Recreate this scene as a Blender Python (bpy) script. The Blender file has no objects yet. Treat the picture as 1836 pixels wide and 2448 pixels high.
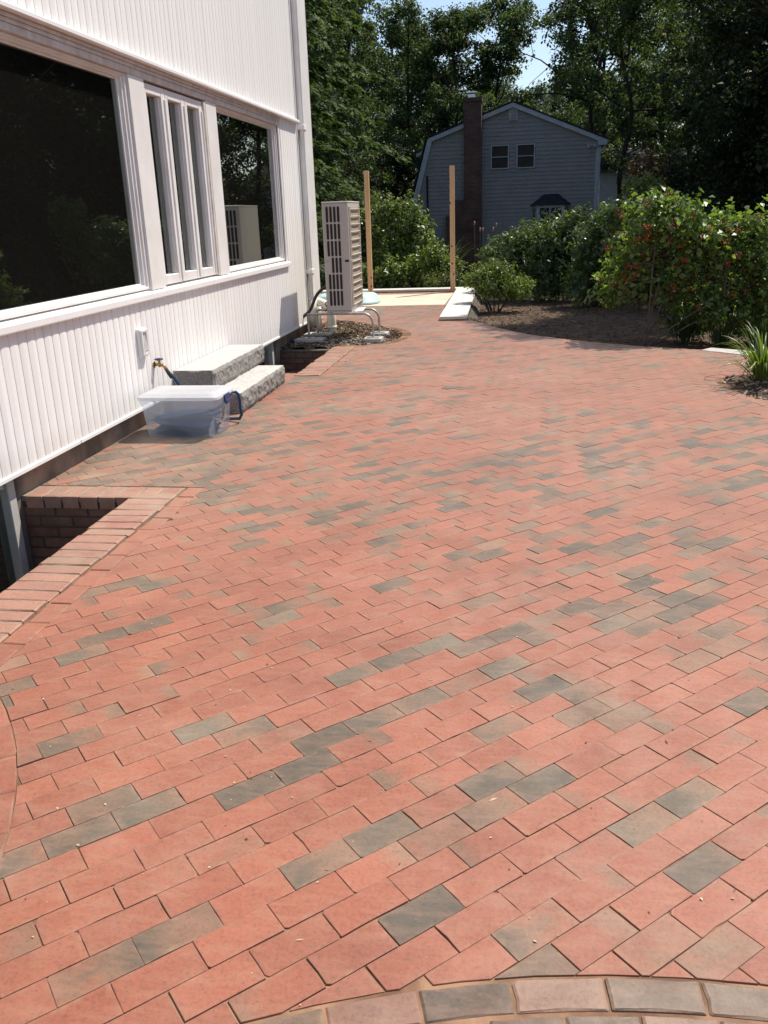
import bpy, math, random
import numpy as np
from mathutils import Vector, Matrix, noise

S = bpy.context.scene
COL = S.collection
R_ = math.radians

# ------------------------------------------------------------------ camera, sky, sun, exposure
cam = bpy.data.cameras.new("camera")
cam_o = bpy.data.objects.new("camera", cam)
COL.objects.link(cam_o)
cam.sensor_fit = 'VERTICAL'
cam.sensor_height = 24.0
cam.sensor_width = 18.0
cam.lens = 24.0 * 2070.0 / 2448.0
cam.clip_start = 0.05
cam.clip_end = 3000
EYE = 1.52
cr, cu, cb = (0.9885037, 0.14754794, -0.0330158), (-0.01698186, 0.32532742, 0.94544893), (0.15023999, -0.9340191, 0.324093)
cam_o.matrix_world = Matrix(((cr[0], cu[0], cb[0], 0), (cr[1], cu[1], cb[1], 0), (cr[2], cu[2], cb[2], EYE), (0, 0, 0, 1)))
S.camera = cam_o

SUN_AZ, SUN_EL = R_(43), R_(58.5)       # azimuth measured from +Y towards +X
w = bpy.data.worlds.new("World")
S.world = w
w.use_nodes = True
wn = w.node_tree
bg = wn.nodes['Background']
sky = wn.nodes.new('ShaderNodeTexSky')
sky.sky_type = 'NISHITA'
sky.sun_disc = False
sky.sun_elevation = SUN_EL
sky.sun_rotation = SUN_AZ
sky.air_density = 1.0
sky.dust_density = 1.2
sky.ozone_density = 1.0
wn.links.new(sky.outputs[0], bg.inputs[0])
bg.inputs[1].default_value = 0.115

sun = bpy.data.lights.new("sun", 'SUN')
sun.energy = 4.2
sun.angle = R_(0.53)
sun.color = (1.0, 0.935, 0.83)
sun_o = bpy.data.objects.new("sun", sun)
COL.objects.link(sun_o)
sdir = Vector((math.sin(SUN_AZ) * math.cos(SUN_EL), math.cos(SUN_AZ) * math.cos(SUN_EL), math.sin(SUN_EL)))
sun_o.rotation_euler = sdir.to_track_quat('Z', 'Y').to_euler()
sun_o.location = (20, 20, 40)

S.view_settings.view_transform = 'Standard'
S.view_settings.look = 'None'
S.view_settings.exposure = 0.53
S.view_settings.gamma = 1.0
S.view_settings.use_curve_mapping = False
S.cycles.max_bounces = 8
S.cycles.transparent_max_bounces = 16
S.cycles.sample_clamp_indirect = 4.0
S.cycles.caustics_reflective = False
S.cycles.caustics_refractive = False

# ------------------------------------------------------------------ materials
def new_mat(name):
    m = bpy.data.materials.new(name)
    m.use_nodes = True
    nt = m.node_tree
    return m, nt, nt.nodes['Principled BSDF']

def noise_node(nt, scale, detail=4, rough=.55, vec=None):
    n = nt.nodes.new('ShaderNodeTexNoise')
    n.inputs['Scale'].default_value = scale
    n.inputs['Detail'].default_value = detail
    n.inputs['Roughness'].default_value = rough
    if vec is not None:
        nt.links.new(vec, n.inputs['Vector'])
    return n

def ramp(nt, fac, stops, interp='LINEAR'):
    r = nt.nodes.new('ShaderNodeValToRGB')
    r.color_ramp.interpolation = interp
    el = r.color_ramp.elements
    while len(el) < len(stops):
        el.new(.5)
    for e, (p, c) in zip(el, stops):
        e.position = p
        e.color = (*c, 1) if len(c) == 3 else c
    nt.links.new(fac, r.inputs[0])
    return r

def mixc(nt, fac, a, b, mode='MIX'):
    m = nt.nodes.new('ShaderNodeMix')
    m.data_type = 'RGBA'
    m.blend_type = mode
    for sock, v in ((m.inputs[0], fac), (m.inputs[6], a), (m.inputs[7], b)):
        if isinstance(v, (int, float)):
            sock.default_value = v
        elif isinstance(v, tuple):
            sock.default_value = (*v, 1)
        else:
            nt.links.new(v, sock)
    return m.outputs[2]

def mathn(nt, op, a, b=None, clamp=False):
    m = nt.nodes.new('ShaderNodeMath')
    m.operation = op
    m.use_clamp = clamp
    for i, v in enumerate((a, b)):
        if v is None:
            continue
        if isinstance(v, (int, float)):
            m.inputs[i].default_value = v
        else:
            nt.links.new(v, m.inputs[i])
    return m.outputs[0]

def objco(nt):
    return nt.nodes.new('ShaderNodeTexCoord').outputs['Object']

def bump(nt, bsdf, h, strength=.3, dist=.01):
    b = nt.nodes.new('ShaderNodeBump')
    b.inputs['Strength'].default_value = strength
    b.inputs['Distance'].default_value = dist
    nt.links.new(h, b.inputs['Height'])
    nt.links.new(b.outputs[0], bsdf.inputs['Normal'])

def simple(name, c1, c2=None, scale=8, rough=.6, bstr=0, bdist=.005, bscale=None, spec=.5, metal=0, detail=5, lo=.35, hi=.65):
    m, nt, b = new_mat(name)
    b.inputs['Roughness'].default_value = rough
    b.inputs['Specular IOR Level'].default_value = spec
    b.inputs['Metallic'].default_value = metal
    co = objco(nt)
    if c2 is None:
        c2 = tuple(x * .8 for x in c1)
    n = noise_node(nt, scale, detail, vec=co)
    r = ramp(nt, n.outputs[0], [(lo, c1), (hi, c2)])
    nt.links.new(r.outputs[0], b.inputs['Base Color'])
    if bstr:
        n2 = noise_node(nt, bscale or scale * 4, 6, vec=co)
        bump(nt, b, n2.outputs[0], bstr, bdist)
    return m

def leaf_mat(name, c1, c2, c3=None, rough=.42, trans=.3, spec=.5, tcol=None):
    m, nt, b = new_mat(name)
    g = nt.nodes.new('ShaderNodeNewGeometry')
    stops = [(0, c1), (.75, c2)]
    if c3:
        stops += [(.93, c2), (1, c3)]
    r = ramp(nt, g.outputs['Random Per Island'], stops)
    nz = noise_node(nt, .9, 2, vec=objco(nt))
    v = ramp(nt, nz.outputs[0], [(.35, (.72, .72, .72)), (.65, (1.2, 1.2, 1.15))])
    colr = mixc(nt, 1.0, r.outputs[0], v.outputs[0], 'MULTIPLY')
    nt.links.new(colr, b.inputs['Base Color'])
    b.inputs['Roughness'].default_value = rough
    b.inputs['Specular IOR Level'].default_value = spec
    t = nt.nodes.new('ShaderNodeBsdfTranslucent')
    tc = mixc(nt, 1.0, colr, tcol or (1.25, 1.35, .5), 'MULTIPLY')
    nt.links.new(tc, t.inputs[0])
    mx = nt.nodes.new('ShaderNodeMixShader')
    mx.inputs[0].default_value = trans
    nt.links.new(b.outputs[0], mx.inputs[1])
    nt.links.new(t.outputs[0], mx.inputs[2])
    nt.links.new(mx.outputs[0], nt.nodes['Material Output'].inputs[0])
    return m

def brick_mat(name, red1, red2, brown, grey, pale=.3, sheen=.55):
    """uses the per-brick 'tone' and 'rnd' attributes and the 'bu' coordinate along the brick"""
    m, nt, b = new_mat(name)
    at = nt.nodes.new('ShaderNodeAttribute'); at.attribute_name = 'tone'
    ar = nt.nodes.new('ShaderNodeAttribute'); ar.attribute_name = 'rnd'
    au = nt.nodes.new('ShaderNodeAttribute'); au.attribute_name = 'bu'
    co = objco(nt)
    # fine grain and soft clouds
    off = nt.nodes.new('ShaderNodeVectorMath'); off.operation = 'ADD'
    nt.links.new(co, off.inputs[0])
    cmb = nt.nodes.new('ShaderNodeCombineXYZ')
    nt.links.new(mathn(nt, 'MULTIPLY', ar.outputs['Fac'], 37.0), cmb.inputs[2])
    nt.links.new(cmb.outputs[0], off.inputs[1])
    cloud = noise_node(nt, 14, 4, .6, off.outputs[0])
    fine = noise_node(nt, 95, 5, .65, off.outputs[0])
    red = ramp(nt, ar.outputs['Fac'], [(0, red1), (1, red2)]).outputs[0]
    # tone: 0 red .. .5 brown .. 1 grey ; blurred along the brick by clouds and end position
    t = mathn(nt, 'ADD', at.outputs['Fac'], mathn(nt, 'MULTIPLY', mathn(nt, 'SUBTRACT', cloud.outputs[0], .5), .5))
    t = mathn(nt, 'ADD', t, au.outputs['Fac'], True)
    base = ramp(nt, t, [(.17, (0, 0, 0)), (.46, (.5, .5, .5)), (.85, (1, 1, 1))]).outputs[0]
    c = mixc(nt, mathn(nt, 'MULTIPLY', base, 2.0, True), red, brown)
    c = mixc(nt, mathn(nt, 'MULTIPLY', mathn(nt, 'SUBTRACT', base, .5), 2.0, True), c, grey)
    v = ramp(nt, fine.outputs[0], [(.28, (.7, .68, .66)), (.5, (1, 1, 1)), (.75, (1.14, 1.12, 1.1))])
    c = mixc(nt, 1.0, c, v.outputs[0], 'MULTIPLY')
    # value wobble per brick
    vw = ramp(nt, mathn(nt, 'FRACT', mathn(nt, 'MULTIPLY', ar.outputs['Fac'], 17.3)), [(0, (.91, .91, .91)), (1, (1.08, 1.07, 1.06))])
    c = mixc(nt, 1.0, c, vw.outputs[0], 'MULTIPLY')
    vw2 = ramp(nt, mathn(nt, 'FRACT', mathn(nt, 'MULTIPLY', ar.outputs['Fac'], 41.7)), [(0, (.64, .63, .62)), (.78, (.88, .87, .86)), (1, (1.36, 1.36, 1.3))])
    c = mixc(nt, base, c, mixc(nt, 1.0, c, vw2.outputs[0], 'MULTIPLY'))
    st_mp = nt.nodes.new('ShaderNodeMapping'); st_mp.inputs['Rotation'].default_value = (0, 0, R_(-42.5)); st_mp.inputs['Scale'].default_value = (9, 34, 9)
    nt.links.new(off.outputs[0], st_mp.inputs[0])
    stk = noise_node(nt, 1.0, 5, .65, st_mp.outputs[0])
    c = mixc(nt, ramp(nt, stk.outputs[0], [(.45, (0, 0, 0)), (.75, (.36, .36, .36))]).outputs[0], c, (.36, .19, .12))
    # small dark pits
    pit = noise_node(nt, 130, 3, .5, off.outputs[0])
    pr = ramp(nt, pit.outputs[0], [(.63, (0, 0, 0)), (.7, (1, 1, 1))])
    c = mixc(nt, mathn(nt, 'MULTIPLY', pr.outputs[0], .55), c, (.09, .055, .045))
    # worn, sandy or stained arrises
    ae = nt.nodes.new('ShaderNodeAttribute'); ae.attribute_name = 'edge'
    en = noise_node(nt, 38, 4, .65, off.outputs[0])
    en2 = noise_node(nt, 5, 3, .6, off.outputs[0])
    em = mathn(nt, 'MULTIPLY', ae.outputs['Fac'], ramp(nt, en.outputs[0], [(.4, (0, 0, 0)), (.62, (1, 1, 1))]).outputs[0])
    ec = ramp(nt, en2.outputs[0], [(.36, (.12, .065, .045)), (.46, (.25, .12, .075)), (.6, (.36, .225, .14))])
    c = mixc(nt, mathn(nt, 'MULTIPLY', em, .4), c, ec.outputs[0])
    # broad stains across several bricks
    stn = noise_node(nt, 1.6, 5, .65, co)
    sv = ramp(nt, stn.outputs[0], [(.32, (.8, .78, .76)), (.5, (1, 1, 1)), (.72, (1.09, 1.1, 1.12))])
    c = mixc(nt, 1.0, c, sv.outputs[0], 'MULTIPLY')
    # sand dust and efflorescence left on the faces in broad patches
    big = noise_node(nt, .55, 3, .5, co)
    med = noise_node(nt, 6.5, 6, .7, co)
    pm = mathn(nt, 'MULTIPLY', ramp(nt, big.outputs[0], [(.4, (0, 0, 0)), (.75, (1, 1, 1))]).outputs[0],
               ramp(nt, med.outputs[0], [(.38, (0, 0, 0)), (.8, (1, 1, 1))]).outputs[0])
    c = mixc(nt, mathn(nt, 'MULTIPLY', pm, pale * 2), c, (.4, .31, .24))
    nt.links.new(c, b.inputs['Base Color'])
    b.inputs['Roughness'].default_value = .62
    b.inputs['Specular IOR Level'].default_value = .5
    b.inputs['Sheen Weight'].default_value = sheen
    b.inputs['Sheen Roughness'].default_value = .4
    b.inputs['Sheen Tint'].default_value = (1, .8, .6, 1)
    bump(nt, b, fine.outputs[0], .35, .003)
    return m

M = {}
M['brick'] = brick_mat('paver_brick', (.262, .077, .042), (.30, .095, .054), (.21, .118, .074), (.105, .085, .061))
M['brick_old'] = brick_mat('old_brick', (.235, .135, .098), (.2, .1, .072), (.19, .135, .09), (.1, .07, .052), .6)
M['rim'] = brick_mat('rim_brick', (.34, .175, .125), (.30, .135, .1), (.28, .17, .118), (.17, .12, .095), .45, .1)
M['lining'] = brick_mat('shaded_well_brick', (.13, .05, .036), (.17, .075, .055), (.12, .075, .055), (.07, .055, .05), .15, 0)  # brick colour darkened for the shade deep in the well
M['sand'] = simple('joint_sand', (.15, .085, .055), (.34, .2, .125), 5, .95, .5, .003, 300, .1, lo=.42, hi=.62)
M['mortar'] = simple('mortar', (.3, .255, .2), (.2, .17, .14), 20, .95, .4, .003, 150, .1)
M['mortar_dark'] = simple('shaded_mortar', (.15, .125, .1), (.09, .075, .06), 20, .95, .4, .003, 150, .1)  # mortar colour darkened for the same deep shade
M['white'] = simple('white_paint', (.83, .81, .80), (.78, .76, .75), 3, .5, .08, .002, 60)
M['siding'] = simple('siding_paint', (.82, .795, .79), (.76, .735, .725), 2.2, .6, .1, .0015, 90)
def siding_mat():
    m, nt, b = new_mat('siding_paint')
    co = objco(nt)
    mp = nt.nodes.new('ShaderNodeMapping'); mp.inputs['Scale'].default_value = (1, 10.5, .35)
    nt.links.new(co, mp.inputs[0])
    n1 = noise_node(nt, 1.0, 3, .6, mp.outputs[0])
    c = ramp(nt, n1.outputs[0], [(.3, (.77, .745, .725)), (.7, (.86, .84, .82))]).outputs[0]
    n2 = noise_node(nt, 7, 6, .7, co)
    sep = nt.nodes.new('ShaderNodeSeparateXYZ'); nt.links.new(co, sep.inputs[0])
    low = ramp(nt, mathn(nt, 'ADD', sep.outputs[2], mathn(nt, 'MULTIPLY', n2.outputs[0], .25)), [(.29, (1, 1, 1)), (.46, (0, 0, 0))])
    c = mixc(nt, mathn(nt, 'MULTIPLY', low.outputs[0], .3), c, (.5, .44, .37))
    spk = noise_node(nt, 55, 2, .5, co)
    c = mixc(nt, mathn(nt, 'MULTIPLY', ramp(nt, spk.outputs[0], [(.71, (0, 0, 0)), (.76, (1, 1, 1))]).outputs[0], .25), c, (.42, .37, .32))
    nt.links.new(c, b.inputs['Base Color'])
    b.inputs['Roughness'].default_value = .6
    n3 = noise_node(nt, 1.3, 2, .5, mp.outputs[0])
    bump(nt, b, n3.outputs[0], .25, .01)
    return m
M['siding'] = siding_mat()
M['trim'] = simple('trim_paint', (.80, .78, .76), (.73, .70, .67), 4, .5, .06, .002, 50)
M['trim_shade'] = simple('shaded_trim', (.66, .61, .56), (.52, .46, .41), 12, .7, .1, .002, 60)  # shadow under the drip strip put into this browner trim colour
M['putty'] = simple('window_sash', (.55, .515, .47), (.47, .44, .4), 8, .5)
M['concrete'] = simple('foundation_concrete', (.30, .225, .17), (.09, .075, .06), 3.2, .9, .4, .006, 40, .2)
M['pad'] = simple('pad_concrete', (.5, .48, .44), (.4, .38, .35), 18, .9, .3, .002, 120, .2)
M['slab'] = simple('sand_slab', (.66, .56, .43), (.56, .46, .35), 1.6, .95, .3, .003, 90, .2)
M['bluestone'] = simple('cap_stone', (.66, .62, .55), (.58, .55, .5), 3, .75, .2, .002, 60, .3)
M['wood'] = None
M['dark'] = simple('dark_slot', (.035, .026, .022), (.02, .016, .014), 40, .7)
M['ac'] = simple('cabinet_paint', (.56, .525, .47), (.52, .485, .435), 3, .5)
M['acmesh'] = simple('coil_mesh', (.42, .36, .28), (.36, .31, .24), 200, .7)
M['wire'] = simple('guard_wire', (.62, .55, .46), (.56, .5, .42), 20, .45)
M['steel'] = simple('stand_steel', (.46, .44, .42), (.38, .36, .34), 30, .4, metal=.35)
M['pvc'] = simple('pvc', (.75, .72, .66), (.68, .64, .57), 10, .4)
M['rubber'] = simple('black_insulation', (.06, .055, .05), (.03, .03, .03), 20, .6)
M['skirt'] = simple('rough_stone', (.2, .165, .13), (.08, .066, .054), 12, .95, .8, .02, 30, .1)
M['debris'] = simple('straw_bits', (.55, .45, .32), (.4, .3, .2), 30, .8)
M['soil'] = simple('soil', (.14, .1, .07), (.07, .05, .037), 7, .98, .9, .03, 26, .1)
M['chips'] = simple('mulch_chips', (.19, .125, .08), (.075, .05, .034), 12, .95, spec=.1)
M['gravel'] = simple('gravel_chips', (.42, .37, .3), (.25, .21, .17), 12, .9, spec=.2)
M['forest'] = simple('forest_floor', (.05, .045, .028), (.025, .03, .015), .5, .98, .8, .1, 4, .1)
M['bark'] = simple('bark', (.075, .058, .045), (.035, .028, .022), 9, .95, .8, .03, 22, .1)
M['stem'] = simple('shrub_stem', (.13, .1, .075), (.07, .055, .04), 15, .9, .3, .004, 60, .1)
M['brass'] = simple('brass', (.5, .33, .12), (.4, .26, .1), 30, .35, metal=.8)
M['bluehandle'] = simple('valve_handle', (.02, .03, .12), None, 30, .4)
M['hose'] = simple('hose', (.008, .062, .16), (.006, .05, .13), 30, .4)
M['teal'] = simple('mint_plastic', (.5, .68, .66), (.44, .62, .6), 4, .4)
M['clap'] = None
M['roofdark'] = simple('roof_shingle', (.05, .05, .055), (.025, .025, .03), 14, .95, .5, .01, 40, .1)
M['htrim'] = simple('house_trim', (.5, .52, .55), (.42, .44, .47), 3, .6)
M['chim'] = None
M['interior'] = simple('room_wall', (.52, .47, .39), (.46, .42, .35), 1, .9)
M['green_trim'] = simple('inside_casing', (.82, .9, .82), (.78, .86, .78), 2, .6)
M['furn'] = simple('dark_furniture', (.05, .04, .03), (.03, .025, .02), 3, .7)
M['metalcap'] = simple('flue_cap', (.7, .7, .7), (.5, .5, .5), 20, .3, metal=.7)
M['red_sticker'] = simple('red_sticker', (.5, .1, .07), (.45, .16, .1), 60, .5)
M['label'] = simple('paper_label', (.1, .09, .12), (.45, .42, .4), 45, .5)
M['berry'] = simple('berries', (.48, .03, .02), (.34, .015, .012), 30, .3)
M['curtain'] = simple('curtain', (.3, .3, .3), (.2, .2, .2), 10, .8)

def wood():
    m, nt, b = new_mat('post_wood')
    co = objco(nt)
    mp = nt.nodes.new('ShaderNodeMapping')
    mp.inputs['Scale'].default_value = (30, 30, 1.2)
    nt.links.new(co, mp.inputs[0])
    n = noise_node(nt, 1.0, 4, .6, mp.outputs[0])
    r = ramp(nt, n.outputs[0], [(.35, (.62, .4, .22)), (.65, (.52, .3, .145))])
    v = nt.nodes.new('ShaderNodeTexVoronoi'); v.inputs['Scale'].default_value = 6.5
    nt.links.new(co, v.inputs['Vector'])
    k = ramp(nt, v.outputs['Distance'], [(.1, (1, 1, 1)), (.17, (0, 0, 0))])
    c = mixc(nt, k.outputs[0], r.outputs[0], (.13, .06, .03))
    nt.links.new(c, b.inputs['Base Color'])
    b.inputs['Roughness'].default_value = .75
    return m
M['wood'] = wood()

def granite(name, rock):
    m, nt, b = new_mat(name)
    co = objco(nt)
    a = noise_node(nt, 130, 3, .6, co)
    c = noise_node(nt, 26, 4, .6, co)
    k = (.55, .53, .5) if not rock else (.28, .265, .245)
    d = (.36, .345, .33) if not rock else (.085, .08, .077)
    r = ramp(nt, a.outputs[0], [(.36, d), (.52, k), (.7, tuple(x * 1.15 for x in k))])
    r2 = ramp(nt, c.outputs[0], [(.35, (.8, .79, .77)), (.65, (1.08, 1.08, 1.08))])
    col = mixc(nt, 1.0, r.outputs[0], r2.outputs[0], 'MULTIPLY')
    nt.links.new(col, b.inputs['Base Color'])
    b.inputs['Roughness'].default_value = .8
    bump(nt, b, a.outputs[0], .5 if rock else .15, .004)
    return m
M['granite_top'] = granite('granite_top', False)
M['granite_rock'] = granite('granite_rock', True)

def clapboard():
    m, nt, b = new_mat('clapboard_shingle')
    co = objco(nt)
    n = noise_node(nt, 2.0, 5, .6, co)
    n2 = noise_node(nt, 30, 4, .6, co)
    c = ramp(nt, n.outputs[0], [(.3, (.30, .285, .28)), (.7, (.36, .34, .335))]).outputs[0]
    v = ramp(nt, n2.outputs[0], [(.3, (.86, .86, .86)), (.7, (1.1, 1.1, 1.1))])
    c = mixc(nt, 1.0, c, v.outputs[0], 'MULTIPLY')
    nt.links.new(c, b.inputs['Base Color'])
    b.inputs['Roughness'].default_value = .85
    bump(nt, b, n2.outputs[0], .3, .01)
    return m
M['clap'] = clapboard()

def chimney_mat():
    m, nt, b = new_mat('chimney_brick')
    co = objco(nt)
    sep = nt.nodes.new('ShaderNodeSeparateXYZ'); nt.links.new(co, sep.inputs[0])
    cmb = nt.nodes.new('ShaderNodeCombineXYZ')
    nt.links.new(mathn(nt, 'ADD', sep.outputs[0], sep.outputs[1]), cmb.inputs[0])
    nt.links.new(sep.outputs[2], cmb.inputs[1])
    bt = nt.nodes.new('ShaderNodeTexBrick')
    bt.inputs['Scale'].default_value = 1.0
    bt.inputs['Brick Width'].default_value = .21
    bt.inputs['Row Height'].default_value = .07
    bt.inputs['Mortar Size'].default_value = .008
    bt.inputs['Color1'].default_value = (.15, .06, .045, 1)
    bt.inputs['Color2'].default_value = (.085, .042, .036, 1)
    bt.inputs['Mortar'].default_value = (.14, .12, .105, 1)
    nt.links.new(cmb.outputs[0], bt.inputs['Vector'])
    n = noise_node(nt, 3, 4, .6, co)
    v = ramp(nt, n.outputs[0], [(.3, (.7, .7, .7)), (.7, (1.3, 1.25, 1.2))])
    c = mixc(nt, 1.0, bt.outputs[0], v.outputs[0], 'MULTIPLY')
    nt.links.new(c, b.inputs['Base Color'])
    b.inputs['Roughness'].default_value = .9
    return m
M['chim'] = chimney_mat()

def glass(name, tint=(.84, .92, .87), boost=1.9):
    m, nt, b = new_mat(name)
    nt.nodes.remove(b)
    tr = nt.nodes.new('ShaderNodeBsdfTransparent'); tr.inputs[0].default_value = (*tint, 1)
    gl = nt.nodes.new('ShaderNodeBsdfGlossy'); gl.inputs['Roughness'].default_value = .004
    gl.inputs[0].default_value = (.95, 1, .97, 1)
    fr = nt.nodes.new('ShaderNodeFresnel'); fr.inputs[0].default_value = 1.5
    mx = nt.nodes.new('ShaderNodeMixShader')
    nt.links.new(mathn(nt, 'MULTIPLY', fr.outputs[0], boost, True), mx.inputs[0])
    df = nt.nodes.new('ShaderNodeBsdfDiffuse'); df.inputs[0].default_value = (.6, .58, .52, 1)
    du = nt.nodes.new('ShaderNodeMixShader'); du.inputs[0].default_value = .013
    nt.links.new(tr.outputs[0], du.inputs[1]); nt.links.new(df.outputs[0], du.inputs[2])
    nt.links.new(du.outputs[0], mx.inputs[1]); nt.links.new(gl.outputs[0], mx.inputs[2])
    nt.links.new(mx.outputs[0], nt.nodes['Material Output'].inputs[0])
    return m
M['glass'] = glass('window_glass')

def bin_mat():
    m, nt, b = new_mat('clear_plastic')
    b.inputs['Base Color'].default_value = (.8, .89, .98, 1)
    b.inputs['Roughness'].default_value = .28
    tl = nt.nodes.new('ShaderNodeBsdfTranslucent'); tl.inputs[0].default_value = (.8, .87, .95, 1)
    tr = nt.nodes.new('ShaderNodeBsdfTransparent'); tr.inputs[0].default_value = (.9, .95, 1, 1)
    m1 = nt.nodes.new('ShaderNodeMixShader'); m1.inputs[0].default_value = .5
    nt.links.new(b.outputs[0], m1.inputs[1]); nt.links.new(tl.outputs[0], m1.inputs[2])
    m2 = nt.nodes.new('ShaderNodeMixShader'); m2.inputs[0].default_value = .735
    nt.links.new(m1.outputs[0], m2.inputs[1]); nt.links.new(tr.outputs[0], m2.inputs[2])
    nt.links.new(m2.outputs[0], nt.nodes['Material Output'].inputs[0])
    return m
M['bin'] = bin_mat()

M['oak'] = leaf_mat('oak_leaves', (.045, .07, .032), (.08, .115, .045), (.12, .14, .05), .6, .38, .3)
M['oak_dark'] = leaf_mat('shaded_leaves', (.024, .036, .018), (.05, .066, .028), (.09, .09, .03), .6, .25, .25)  # leaf colour darkened to stand for backlit and shaded foliage
M['hemlock'] = leaf_mat('conifer_needles', (.05, .085, .038), (.09, .13, .05), (.12, .15, .05), .65, .35, .2)
M['pine'] = leaf_mat('pine_needles', (.06, .095, .065), (.09, .13, .085), None, .65, .3, .2)
M['viburnum'] = leaf_mat('viburnum_leaves', (.115, .185, .048), (.18, .26, .07), (.26, .3, .095), .42, .45, .55)
M['rhodo'] = leaf_mat('evergreen_leaves', (.07, .11, .042), (.12, .18, .065), (.16, .22, .08), .36, .35, .55)
M['euonymus'] = leaf_mat('small_shrub_leaves', (.1, .155, .04), (.18, .23, .06), (.25, .26, .08), .4, .5)
M['mixed'] = leaf_mat('border_leaves', (.09, .14, .04), (.15, .2, .06), (.28, .27, .12), .4, .45)
M['lime'] = leaf_mat('ground_cover_leaves', (.11, .17, .03), (.2, .26, .06), (.3, .3, .12), .5, .3)
M['blade'] = leaf_mat('lily_blades', (.1, .17, .03), (.2, .27, .06), (.36, .3, .13), .4, .35)
M['blade_dark'] = leaf_mat('grass_blades', (.03, .055, .018), (.06, .09, .03), None, .6, .25)
M['russet'] = leaf_mat('russet_leaves', (.1, .06, .035), (.15, .09, .05), None, .5, .25)
M['petal'] = simple('pink_flower', (.3, .16, .15), (.25, .12, .1), 20, .7)

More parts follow.
